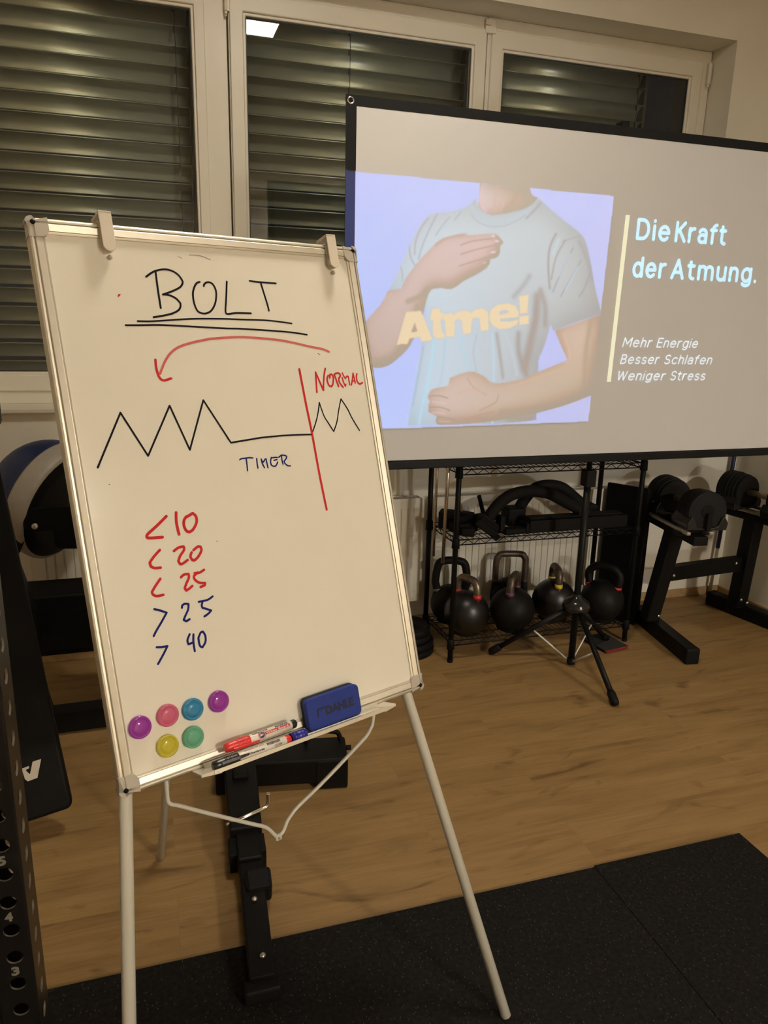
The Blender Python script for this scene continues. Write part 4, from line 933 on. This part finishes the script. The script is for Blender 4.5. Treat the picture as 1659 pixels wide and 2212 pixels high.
# ------------------------------------------------------------------ kettlebells
def kettlebell(label, x, y, yaw, body, handle, band=None, kind='comp', r=.109, h=.290, hw=.069, hr=.0185, z0=.1085):
    t = thing('kettlebell', label, 'kettlebell', (0, 0, 0), 'kettlebells on the bottom shelf'); n = 40
    zc = r * .93
    prof = [(0, 0), (r * .60, 0), (r * .66, .004)] + [(r * math.cos(a), zc + r * math.sin(a)) for a in [math.radians(-52 + 142 * i / 22) for i in range(23)]]; prof[-1] = (0, zc + r)
    MB().lathe(prof, None, n).build('body', body, t)
    ztop = h - hr; zs = zc + r * .62
    if kind == 'comp': pts = [(-hw * .86, 0, zs), (-hw * .88, 0, zs + .03), (-hw * .86, 0, ztop - .040), (-hw * .72, 0, ztop - .015), (-hw * .42, 0, ztop), (hw * .42, 0, ztop), (hw * .72, 0, ztop - .015), (hw * .86, 0, ztop - .040), (hw * .88, 0, zs + .03), (hw * .86, 0, zs)]
    elif kind == 'cast': pts = [(-hw * .80, 0, zs - .015), (-hw * .95, 0, zs + .035), (-hw * 1.0, 0, zs + .065), (-hw * .85, 0, ztop - .022), (-hw * .45, 0, ztop), (hw * .45, 0, ztop), (hw * .85, 0, ztop - .022), (hw * 1.0, 0, zs + .065), (hw * .95, 0, zs + .035), (hw * .80, 0, zs - .015)]
    else: pts = [(-hw, 0, zs - .03), (-hw, 0, ztop - .045), (-hw * .88, 0, ztop - .015), (-hw * .6, 0, ztop), (hw * .6, 0, ztop), (hw * .88, 0, ztop - .015), (hw, 0, ztop - .045), (hw, 0, zs - .03)]
    P = smooth_path(pts, 6, 90)
    MB().tube(P, hr, 20).build('handle', handle, t)
    if kind == 'square':
        for sx in (-1, 1): MB().tube([(sx * hw * .98, 0, zc), (sx * hw, 0, zs + .02)], [hr * 1.35, hr * 1.05], 16).build('horn', body, t)
    if kind == 'comp':
        for sx in (-1, 1): MB().tube([(sx * hw * .84, 0, zs - .035), (sx * hw * .88, 0, zs + .022)], [hr * 1.25, hr * .98], 18).build('horn', body, t)
    if band:
        for sx in (-1, 1):
            if kind == 'comp': MB().tube([(sx * hw * .88, 0, zs + .018), (sx * hw * .88, 0, zs + .039)], hr * 1.09, 22).build('colour_band', band, t)
            else: MB().tube([(sx * hw * .885, 0, zs + .006), (sx * hw * .905, 0, zs + .0195)], hr * 1.10, 22).build('colour_band', band, t)
    t.location = (x, y, z0); t.rotation_euler = (0, 0, math.radians(yaw)); return t
kettlebell('black competition kettlebell with red bands and worn steel handle behind the left front shelf post', 1.408, 3.060, -64, 'kettle_black', 'kettle_steel', 'band_red')
kettlebell('black kettlebell with purple bands on a worn handle, front row of the shelf', 1.645, 3.045, 48, 'kettle_matt', 'kettle_bronze', 'band_purple')
kettlebell('black kettlebell with yellow bands, just left of the screen mast', 1.910, 3.105, 76, 'kettle_black', 'kettle_bronze', 'band_yellow', hr=.018)
kettlebell('black cast kettlebell with a thick black handle and red bands, right of the screen mast', 2.150, 3.040, -50, 'kettle_matt', 'kettle_matt', 'band_red', 'cast', hw=.080, hr=.0195, h=.300)
kettlebell('black cast kettlebell with wide black handle and no coloured bands, leftmost in the back row', 1.385, 3.212, -18, 'kettle_matt', 'kettle_matt', 'band_grey', 'cast', hw=.078, hr=.0195, h=.335, r=.098)
kettlebell('large black kettlebell with a square brown worn handle against the radiator', 1.722, 3.235, -14, 'kettle_matt', 'kettle_bronze', None, 'square', hw=.076, hr=.0165, h=.335, r=.098)

# ------------------------------------------------------------------ things on the middle tier
def foam_bar(label, y, pts, r=.028, ends=True, yt=0.):
    t = thing('curved_foam_bar', label, 'exercise handle', (pts[0][0], y, .607), 'curved bars on the middle tier'); n = len(pts)
    P = smooth_path([(x, y + yt * i / n, z) for i, (x, z) in enumerate(pts)], 6, 120)
    MB().tube(P, r, 20).build('foam_grip', 'foam_black', t); return t
t = foam_bar('black curved foam bar with square end plates, front one on the middle tier', 3.05, [(1.485, .668), (1.515, .717), (1.560, .762), (1.615, .790), (1.700, .800), (1.800, .783), (1.900, .734), (1.985, .690)])
m = MB(); T = frame_T(V(1.478, 3.035, .655), V(.80, -.10, -.60).normalized(), V(.55, -.25, .80).normalized(), V(-.1, -.96, .1).normalized())
MB().box((-.050, -.028, -.035), (.070, .028, .020), T).build('end_plate', 'rubber_black', t, bevel=.006, seg=3)
MB().box((-.060, -.040, .018), (.085, -.008, .032), T).build('end_lip', 'foam_black', t, bevel=.008, seg=3)
MB().box((1.955, 3.02, .612), (2.03, 3.08, .70)).build('end_plate', 'rubber_black', t, bevel=.006)
t = foam_bar('black curved foam bar behind the other one on the middle tier', 3.17, [(1.690, .640), (1.735, .725), (1.785, .778), (1.850, .795), (1.940, .780), (2.035, .712), (2.100, .660)])
MB().box((1.625, 3.11, .609), (1.72, 3.2, .70)).build('end_plate', 'rubber_black', t, bevel=.012, seg=3)
MB().box((2.07, 3.13, .609), (2.14, 3.21, .69)).build('end_plate', 'rubber_black', t, bevel=.008)
t = thing('steel_beam', 'long black flat beam lying on the middle tier under the curved bars', 'beam', (1.94, 3.0, .607))
MB().box((1.68, 2.990, .6085), (2.215, 3.095, .668)).build('beam_body', 'black_steel', t, bevel=.003)
MB().box((1.69, 3.015, .668), (2.20, 3.07, .676)).build('beam_top', 'rubber_black', t, bevel=.002)
t = thing('cable_handle', 'black padded handle block with a round end pin on the middle tier', 'exercise handle', (1.60, 3.0, .607))
T = Matrix.Translation((1.615, 2.985, .6085)) @ Matrix.Rotation(math.radians(8), 4, 'Z')
MB().box((-.070, -.005, 0), (.052, .05, .030), T).build('grip_pad', 'foam_black', t, bevel=.012, seg=4)
MB().box((.040, -.012, 0), (.056, .055, .052), T).build('side_plate', 'rubber_black', t, bevel=.003)
MB().box((-.085, .02, .012), (-.060, .07, .090), T).build('post', 'rubber_black', t, bevel=.004)
t = thing('rubber_clamp', 'cluster of black angular rubber clamps at the left end of the middle tier', 'clamp', (1.41, 3.1, .607))
for lo, hi, a, c in (((-.06, -.04, 0), (.06, .04, .05), 20, (1.385, 3.10, .609)), ((-.05, -.03, 0), (.05, .03, .085), -35, (1.345, 3.17, .609)), ((-.028, -.03, 0), (.028, .03, .075), 55, (1.425, 3.16, .609)), ((-.07, -.012, .05), (.07, .012, .075), 24, (1.39, 3.10, .609)), ((-.03, -.02, 0), (.03, .02, .04), -20, (1.375, 3.02, .609)), ((-.04, -.03, 0), (.04, .03, .055), 10, (1.50, 3.17, .609))):
    MB().box(lo, hi, Matrix.Translation(c) @ Matrix.Rotation(math.radians(a), 4, 'Z') @ Matrix.Rotation(math.radians(5), 4, 'X')).build('clamp_block', 'rubber_black', t, bevel=.006)
MB().tube([(1.53, 3.19, .66), (1.50, 3.19, .755)], .010, 12).build('handle_tip', 'foam_black', t)
# chrome bars hanging at the shelf's left side
for (x, y, z, x1), lb in (((1.252, 3.13, .485, 1.252), 'thin steel bar hanging at the left of the shelf, the shorter rear one'), ((1.2865, 3.095, .458, 1.2965), 'thicker steel bar hanging at the left of the shelf, reaching lower')):
    r = .0065 if x < 1.27 else .0085
    t = thing('steel_bar', lb, 'steel bar', (x, y, z), 'steel bars at the shelf side')
    MB().tube([(x, y, z), (x1, y, 1.20)], r, 16).build('bar', 'rod_steel', t)
    MB().tube([(x1, y, 1.19), (x1 + .0, y, 1.215), (x1 + .012, y, 1.23), (x1 + .026, y, 1.215)], r * .6, 10).build('hook', 'chrome', t)
# folded cloth band under the shelf
t = thing('folded_band', 'folded black fabric band with red edges on the floor under the shelf', 'exercise band', (2.15, 2.93, 0))
T = frame_T(V(2.085, 2.862, .001), V(.99, .15, 0).normalized(), V(-.15, .99, 0), (0, 0, 1))
for k in range(3):
    MB().box((-.006 * k, -.002 * k, .007 * k), (.125 + .005 * k, .17, .007 * k + .0062), T).build('fold', 'towel_black', t, bevel=.002)
    MB().box((-.006 * k - .0012, -.002 * k - .0015, .007 * k + .0015), (.125 + .005 * k + .0012, -.002 * k + .006, .007 * k + .0047), T).build('red_edge', 'towel_red', t)
# tall slab at the right end of the shelf
t = thing('folded_mat', 'tall black folded exercise mat standing between shelf and dumbbell stand', 'exercise mat', (2.37, 3.2, 0))
T = frame_T(V(2.430, 3.130, 0), V(-.52, .854, 0).normalized(), V(.854, .52, 0).normalized(), (0, 0, 1))
for k in range(3): MB().box((0, .002 + .021 * k, .001), (.23, .0215 + .021 * k, .745 + .012 * (k == 0)), T).build('layer', 'vinyl_black', t, bevel=.007, seg=3)
# plates on the floor behind the easel
t = thing('weight_plate', 'black rubber weight plates on the floor left of the shelf, behind the whiteboard', 'weight plate', (1.140, 3.16, 0))
for k, (z, r) in enumerate(((0, .135), (.034, .132), (.068, .118), (.102, .115))):
    MB().lathe([(.026, z + .001), (r * .96, z + .001), (r, z + .006), (r, z + .027), (r * .96, z + .032), (r * .80, z + .032), (r * .77, z + .026), (r * .36, z + .026), (r * .33, z + .032), (.026, z + .032), (.026, z + .001)], Matrix.Translation((1.140, 3.16, 0)), 40).build('plate', 'rubber_black', t)
# ------------------------------------------------------------------ dumbbell stand
t = ds = thing('dumbbell_stand', 'black steel stand with splayed feet carrying adjustable dumbbells in the corner', 'dumbbell stand', (2.76, 3.0, 0))
LA, LB = V(2.418, 2.655, .041), V(2.512, 3.215, .041); RA, RB = V(3.185, 2.70, .041), V(3.075, 3.305, .041)
def bolt(p, d, par, r=.0085):
    T = Vector((0, 0, 1)).rotation_difference(Vector(d)).to_matrix().to_4x4(); T.translation = p
    return MB().lathe([(r, 0), (r, .003), (r * .8, .0055), (0, .0068)], T, 16).build('bolt', 'bolt_metal', par)
for a, c in ((LA, LB), (RA, RB)):
    f = MB().bar(a, c, .068, .078).build('foot', 'black_steel', ds, bevel=.006)
    d = (c - a).normalized()
    for e, s in ((a, 1), (c, -1)): MB().bar(e - d * s * .004, e + d * s * .03, .071, .081).build('end_cap', 'rubber_black', f, bevel=.008)
dl = (LB - LA).normalized(); dr = (RB - RA).normalized()
ul = MB().bar(V(2.452, 3.040, .075), V(2.500, 2.990, .565), .072, .075, up=(.1, 1, 0)).build('upright', 'black_steel', ds, bevel=.006)
ur = MB().bar(V(3.060, 3.085, .075), V(3.066, 3.060, .60), .072, .078, up=(-.1, 1, 0)).build('upright', 'black_steel', ds, bevel=.006)
MB().bar(V(2.505, 3.035, .325), V(3.030, 3.085, .325), .05, .078).build('cross_bar', 'black_steel', ds, bevel=.004)
for p in ((2.550, 3.012, .318), (2.985, 3.055, .338)): bolt(V(*p), (0, -1, 0), ds)
bolt(V(2.478, 3.000, .105), (.2, -1, 0), ul); bolt(V(3.045, 3.045, .125), (-.1, -1, 0), ur); bolt(V(3.085, 3.040, .105), (-.1, -1, 0), ur)
def tray_(c, d, ln, tag_):
    d = Vector(d).normalized(); s = d.cross(V(0, 0, 1)).normalized(); c = Vector(c)
    tr = MB().bar(c - d * ln / 2, c + d * ln / 2, .075, .045).build('tray', 'black_steel', ds, bevel=.005)
    for k in (-1, 1):
        MB().bar(c - d * ln * .47 + s * .058 * k + V(0, 0, .034), c + d * ln * .47 + s * .058 * k + V(0, 0, .034), .020, .016).build('rail', 'rail_steel', tr, bevel=.003)
    for k in (-.3, .3): MB().bar(c + d * ln * k - s * .085 + V(0, 0, .018), c + d * ln * k + s * .085 + V(0, 0, .018), .035, .022).build('rail_bracket', 'black_steel', tr, bevel=.003)
    return d, s
dL, sL = tray_((2.500, 2.985, .585), (-.16, -1, -.0), .47, 'l'); dR, sR = tray_((3.058, 3.010, .600), (.15, -1, 0), .60, 'r')
def dumbbell(label, c, d, ln, r=.098, near_open=True):
    d = Vector(d).normalized(); c = Vector(c); t = thing('adjustable_dumbbell', label, 'dumbbell', tuple(c - V(0, 0, r)), 'adjustable dumbbells on the stand')
    s = d.cross(V(0, 0, 1)).normalized(); T = frame_T(c, s, V(0, 0, 1), -s.cross(V(0, 0, 1)) * -1)
    zax = s.cross(V(0, 0, 1)); T = frame_T(c, s, V(0, 0, 1), zax); sg = 1 if zax.dot(d) > 0 else -1
    poly = [(r * math.cos(a), r * math.sin(a)) for a in [math.radians(-58 + 296 * k / 40) for k in range(41)]]
    MB().tube([c - d * ln * .2, c + d * ln * .2], .017, 16).build('handle', 'rail_steel', t)
    for e in (-1, 1):
        for k in range(6):
            z0 = e * sg * (ln * .5 - .125 + k * .0212); z1 = z0 + e * sg * .0200; sc = 1 - .012 * (5 - k if k < 3 else 0) - .05 * (k == 0)
            MB().prism([(x * sc, y * sc) for x, y in poly], min(z0, z1), max(z0, z1), T).build('weight_disc', 'weight_grey', t, bevel=.003)
        z = e * sg * (ln * .5 + .004)
        MB().prism([(x * .34, y * .34 + .0) for x, y in poly], min(z, z - e * sg * .006), max(z, z - e * sg * .006), T).build('selector_knob', 'rubber_black', t, bevel=.002)
    # plastic cradle under both ends
    for e in (-1, 1):
        z = e * sg * (ln * .5 - .060); cr = [(-.100, -.090), (.100, -.090), (.106, -.055), (.085, -.020), (.072, -.032), (.055, -.070), (.0, -.0835), (-.055, -.070), (-.072, -.032), (-.085, -.020), (-.106, -.055)]
        MB().prism(cr, z - .075, z + .078, T).build('cradle', 'gloss_black', t, bevel=.004)
    z = sg * (ln * .5 + .020)
    MB().prism([(-.012, -.09), (.012, -.09), (.012, -.012), (.006, -.003), (-.006, -.003), (-.012, -.012)], z - .008, z + .004, T).build('latch', 'rubber_black', t, bevel=.003)
    return t
dumbbell('dark grey adjustable dumbbell on the left tray of the dumbbell stand', (2.556, 3.010, .715), (-.16, -1, -.03), .42)
dumbbell('black adjustable dumbbell on the right tray of the stand, nearest the right wall', (3.035, 3.000, .725), (.16, -1, 0), .42)
# pole leaning in the corner
t = thing('leaning_pole', 'thin steel pole with a dark blue sleeve leaning in the room corner', 'pole', (3.176, 3.425, 0))
MB().tube([(3.172, 3.42, .002), (3.186, 3.42, .30)], .010, 14).build('pole', 'rail_steel', t)
MB().tube([(3.186, 3.42, .30), (3.232, 3.42, 1.30)], .0125, 14).build('sleeve', 'pole_blue', t)

# ------------------------------------------------------------------ incline bench with the logo pad (left, behind the rack)
ib = thing('incline_bench', 'black incline bench with a tall back pad bearing a white tick mark', 'bench', (-.3, 2.6, 0))
pb, ptp = V(-.290, 2.150, .100), V(-.452, 2.470, 1.12); uy = (ptp - pb).normalized(); ux = V(-1, -.10, 0); ux = (ux - uy * ux.dot(uy)).normalized(); uz = ux.cross(uy)
if uz.y > 0: uz = -uz
TP = frame_T(pb, ux, uy, uz); L_ = (ptp - pb).length
pd = MB().prism(rrect(.30, L_, .022), -.055, .0, TP).build('back_pad', 'vinyl_black', ib, bevel=.012, seg=4)
MB().prism(rrect(.26, L_ - .06, .02), -.068, -.055, TP @ Matrix.Translation((.02, .03, 0))).build('pad_board', 'black_steel', ib, bevel=.003)
lg = [(205, 1355), (275, 1338), (275, 1360), (240, 1372), (248, 1392), (270, 1420), (318, 1302), (400, 1288), (330, 1465), (237, 1485), (216, 1462)]
# tick mark: drawn in pad axes (x runs leftwards)
x0_, y0_ = .1145, .121; sc_ = .00029
MB().prism([(x0_ - (x - 205) * sc_ , y0_ + (1485 - y) * .00031 - (x - 205) * .00005) for x, y in lg], .0002, .0008, TP).build('tick_logo', 'logo_white', pd)
MB().box((-.56, 2.86, .30), (.16, 3.06, .535)).build('seat_block', 'vinyl_black', ib, bevel=.012, seg=3)
MB().box((-.50, 2.88, .285), (.10, 3.03, .30)).build('seat_frame', 'black_steel', ib)
for xx in (-.18, .02): MB().bar(V(xx, 2.93, .0), V(xx, 2.93, .29), .06, .06, up=(0, 1, 0)).build('leg', 'black_steel', ib, bevel=.004)
MB().box((-.52, 2.765, .010), (.16, 2.835, .10)).build('cross_beam', 'black_steel', ib, bevel=.006)
MB().bar(V(-.44, 2.36, .62), V(-.44, 2.80, .06), .06, .06).build('support_strut', 'black_steel', ib, bevel=.004)
MB().bar(V(-.46, 2.50, .80), V(-.46, 2.86, .40), .05, .06).build('back_strut', 'black_steel', ib, bevel=.004)
# blue half ball balance trainer standing on edge on the bench
ht = thing('balance_trainer', 'blue half ball balance trainer with a grey rim, held upright on the bench', 'balance trainer', (-.42, 3.2, .60))
ax = V(-.78, .52, .34).normalized(); T = Vector((0, 0, 1)).rotation_difference(ax).to_matrix().to_4x4(); T.translation = V(-.392, 3.165, .838)
R_ = .242
MB().lathe([(R_ * .985, .018)] + [(R_ * .97 * math.cos(a), .02 + .215 * math.sin(a)) for a in [math.radians(90 * k / 14) for k in range(15)]], T, 48).build('dome', 'ball_blue', ht)
MB().lathe([(R_ * .93, -.062), (R_ * .985, -.058), (R_, -.046), (R_, .012), (R_ * .985, .022), (R_ * .95, .024)], T, 64).build('rim', 'ball_rim', ht)
MB().lathe([(0, -.070), (R_ * .70, -.070), (R_ * .92, -.066), (R_ * .955, -.054), (R_ * .955, -.02), (0, -.02)], T, 48).build('base_plate', 'vinyl_black', ht)
MB().bar(V(-.445, 3.00, .865), V(-.545, 3.00, .665), .06, .035, up=(0, 1, 0)).build('tilt_strut', 'black_steel', ib, bevel=.004)
kn = MB().prism([(-.060, .095), (-.060, .02), (-.045, .0), (.042, .0), (.042, -.055), (.055, -.073), (.16, -.080), (.16, .095)], -.01, .012, frame_T(V(-.418, 2.955, .765), (1, 0, 0), (0, 0, 1), (0, -1, 0))).build('bolt_bracket', 'vinyl_black', ib, bevel=.005)
MB().bar(V(-.275, 2.955, .86), V(-.235, 2.96, .53), .05, .03, up=(0, 1, 0)).build('bracket_arm', 'black_steel', ib, bevel=.003)
MB().bar(V(-.24, 3.04, .53), V(-.30, 3.10, .72), .04, .03, up=(0, 1, 0)).build('bracket_arm', 'black_steel', ib, bevel=.003)
bolt(V(-.4380, 2.943, .787), (0.1, -1, .1), kn, .012)

# ------------------------------------------------------------------ low bench rail and its rear stabiliser, behind the easel
lb_ = thing('bench_base', 'black steel bench base with floor rail and chrome hook pin behind the easel', 'bench base', (.2, 1.9, 0))
def rbox(a, c, w0, h0, w1, h1, nm, mt='black_steel', bv=.005, par=None, lift=0.):
    a = Vector(a); c = Vector(c); d = (c - a).normalized(); sx = d.cross(V(0, 0, 1)).normalized(); u = sx.cross(d)
    p = [e + sx * i * w / 2 + u * j * h / 2 for e, w, h in ((a, w0, h0), (c, w1, h1)) for i, j in ((-1, -1), (1, -1), (1, 1), (-1, 1))]
    return MB().add(p, [(0, 3, 2, 1), (4, 5, 6, 7), (0, 1, 5, 4), (1, 2, 6, 5), (2, 3, 7, 6), (3, 0, 4, 7)]).build(nm, mt, par or lb_, bevel=bv)
fl_ = rbox((.181, 1.425, .040), (.2035, 1.83, .048), .062, .050, .066, .055, 'front_rail')
ff_ = MB().box((.135, 1.395, .0125), (.222, 1.435, .052)).build('front_foot', 'rubber_black', lb_, bevel=.008, seg=3)
rbox((.202, 1.80, .058), (.224, 2.26, .070), .068, .060, .070, .065, 'inner_rail')
sl_ = rbox((.2035, 1.905, .070), (.224, 2.235, .075), .094, .078, .106, .082, 'sleeve')
rbox((.200, 1.830, .050), (.2025, 1.905, .052), .104, .062, .106, .062, 'sleeve_mouth', 'rubber_black', .003)
rbox((.212, 1.690, .052), (.214, 1.755, .064), .070, .062, .074, .066, 'rail_stop', 'black_steel', .010)
rbox((.216, 2.135, .118), (.219, 2.185, .118), .05, .022, .05, .022, 'sleeve_cap', 'rubber_black', .006)
for p in ((.194, 1.655, .076), (.1895, 1.478, .0675)): bolt(V(*p), (0, 0, 1), fl_, .0075)
MB().tube(smooth_path([(.150, 1.945, .10), (.20, 1.945, .113), (.262, 1.965, .118), (.276, 1.970, .122), (.281, 1.972, .134), (.281, 1.972, .165)], 5, 120), .0062, 12).build('hook_pin', 'chrome', lb_)
TS = frame_T(V(.40, 2.262, 0), V(.985, -.17, 0).normalized(), V(.17, .985, 0).normalized(), (0, 0, 1))
sb_ = MB().box((-.245, -.070, .024), (.195, .072, .115), TS).build('stabiliser', 'black_steel', lb_, bevel=.006)
MB().box((.085, -.073, .001), (.197, .074, .113), TS).build('end_cap', 'rubber_black', sb_, bevel=.008, seg=3)
MB().box((-.25, -.073, .001), (-.15, .074, .113), TS).build('end_cap', 'rubber_black', sb_, bevel=.008, seg=3)
MB().tube(smooth_path([TS @ V(.055, .045, .115), TS @ V(.058, .047, .150), TS @ V(.072, .047, .160), TS @ V(.155, .047, .150), TS @ V(.172, .047, .140), TS @ V(.180, .047, .112)], 5, 120), .0085, 12).build('handle', 'rubber_black', sb_)
MB().tube([TS @ V(.193, .02, .10), TS @ V(.215, .02, .10)], .009, 12).build('knob', 'rubber_black', sb_)

# ------------------------------------------------------------------ power rack upright at the left edge
rk = thing('rack_upright', 'black steel rack upright with rows of round holes and stamped numbers at the left edge', 'rack upright', (-.27, 1.18, 0))
RX1, RY0, RW, RD = -.2385, 1.140, .060, .088; PIT = .0545; ZH = .6327; HR = .0128
def holed(name, o, ux_, w, z0, z1, nrm, cxs):
    # plate of width w along ux_ from z0 to z1 with a column of round holes
    ux_ = Vector(ux_); nrm = Vector(nrm); m = MB(); k0 = math.ceil((z0 + PIT / 2 - ZH) / PIT); zs = []; k = k0
    while ZH + k * PIT + PIT / 2 <= z1: zs.append(ZH + k * PIT); k += 1
    def P(x, z, d=0.): return Vector(o) + ux_ * x + V(0, 0, z) - nrm * d
    N = 20
    for zc in zs:
        oc = []; ic = []
        for i in range(N):
            a = 2 * math.pi * (i + .5) / N; c_, s_ = math.cos(a), math.sin(a); kx = (w - cxs if c_ > 0 else cxs) / abs(c_); kz = PIT / 2 / abs(s_); q = min(kx, kz)
            oc.append((cxs + c_ * q, zc + s_ * q)); ic.append((cxs + c_ * HR, zc + s_ * HR))
        # corners snapped so that neighbouring cells meet
        for cx_, cz_ in ((0, zc - PIT / 2), (w, zc - PIT / 2), (0, zc + PIT / 2), (w, zc + PIT / 2)):
            j = min(range(N), key=lambda i: (oc[i][0] - cx_) ** 2 + (oc[i][1] - cz_) ** 2); oc[j] = (cx_, cz_)
        vs = [P(*p) for p in oc] + [P(*p) for p in ic] + [P(*p, .0035) for p in ic]
        m.add(vs, [(i, (i + 1) % N, N + (i + 1) % N, N + i) for i in range(N)]); m.add([vs[N + i] for i in range(N)] + [vs[2 * N + i] for i in range(N)], [(i, (i + 1) % N, N + (i + 1) % N, N + i) for i in range(N)], 1, True)
    for za, zb in ((z0, zs[0] - PIT / 2), (zs[-1] + PIT / 2, z1)):
        m.add([P(0, za), P(w, za), P(w, zb), P(0, zb)], [(0, 1, 2, 3)])
    return m.build(name, ['rack_black', 'rail_steel'], rk, recalc=False)
ZT = 2.30; cv = .004
holed('front_face', (RX1 - RW + cv, RY0, 0), (1, 0, 0), RW - 2 * cv, .018, ZT, (0, -1, 0), RW - 2 * cv - .0225)
holed('side_face', (RX1, RY0 + cv, 0), (0, 1, 0), RD - 2 * cv, .018, ZT, (1, 0, 0), RD / 2 - cv)
holed('side_face', (RX1 - RW, RY0 + cv, 0), (0, 1, 0), RD - 2 * cv, .018, ZT, (-1, 0, 0), RD / 2 - cv)
holed('rear_face', (RX1 - RW + cv, RY0 + RD, 0), (1, 0, 0), RW - 2 * cv, .018, ZT, (0, 1, 0), RW - 2 * cv - .0225)
m = MB()
for cx_, cy_, a0 in ((RX1 - cv, RY0 + cv, -90), (RX1 - cv, RY0 + RD - cv, 0), (RX1 - RW + cv, RY0 + RD - cv, 90), (RX1 - RW + cv, RY0 + cv, 180)):
    vs = []
    for z in (.018, ZT):
        for k in range(6): a = math.radians(a0 + 18 * k); vs.append(V(cx_ + cv * math.cos(a), cy_ + cv * math.sin(a), z))
    m.add(vs, [(k, k + 1, 7 + k, 6 + k) for k in range(5)], 0, True)
m.build('corner_edge', 'rack_black', rk, recalc=False)
MB().box((RX1 - RW - .06, RY0 - .05, .0122), (RX1 + .06, RY0 + RD + .05, .020)).build('foot_plate', 'rack_black', rk, bevel=.002)
for d_, k in (('3', -3), ('4', -1), ('5', 1), ('6', 3), ('7', 5)):
    zc = ZH + (k + .5) * PIT; mm = MB()
    put_text(mm, d_, frame_T(V(RX1 - .0345, RY0 - .0004, zc - .008 + (.0)), (1, 0, 0), (0, 0, 1), (0, -1, 0)), .0125, .0165, .05); mm.build('stamped_number', 'number_grey', rk, recalc=False)
MB().box((RX1 - .03, RY0 + .02, 1.405), (RX1 + .030, RY0 + .07, 1.55)).build('safety_hook', 'rubber_black', rk, bevel=.010, seg=3)
COL.children.unlink(_tc); bpy.data.collections.remove(_tc)
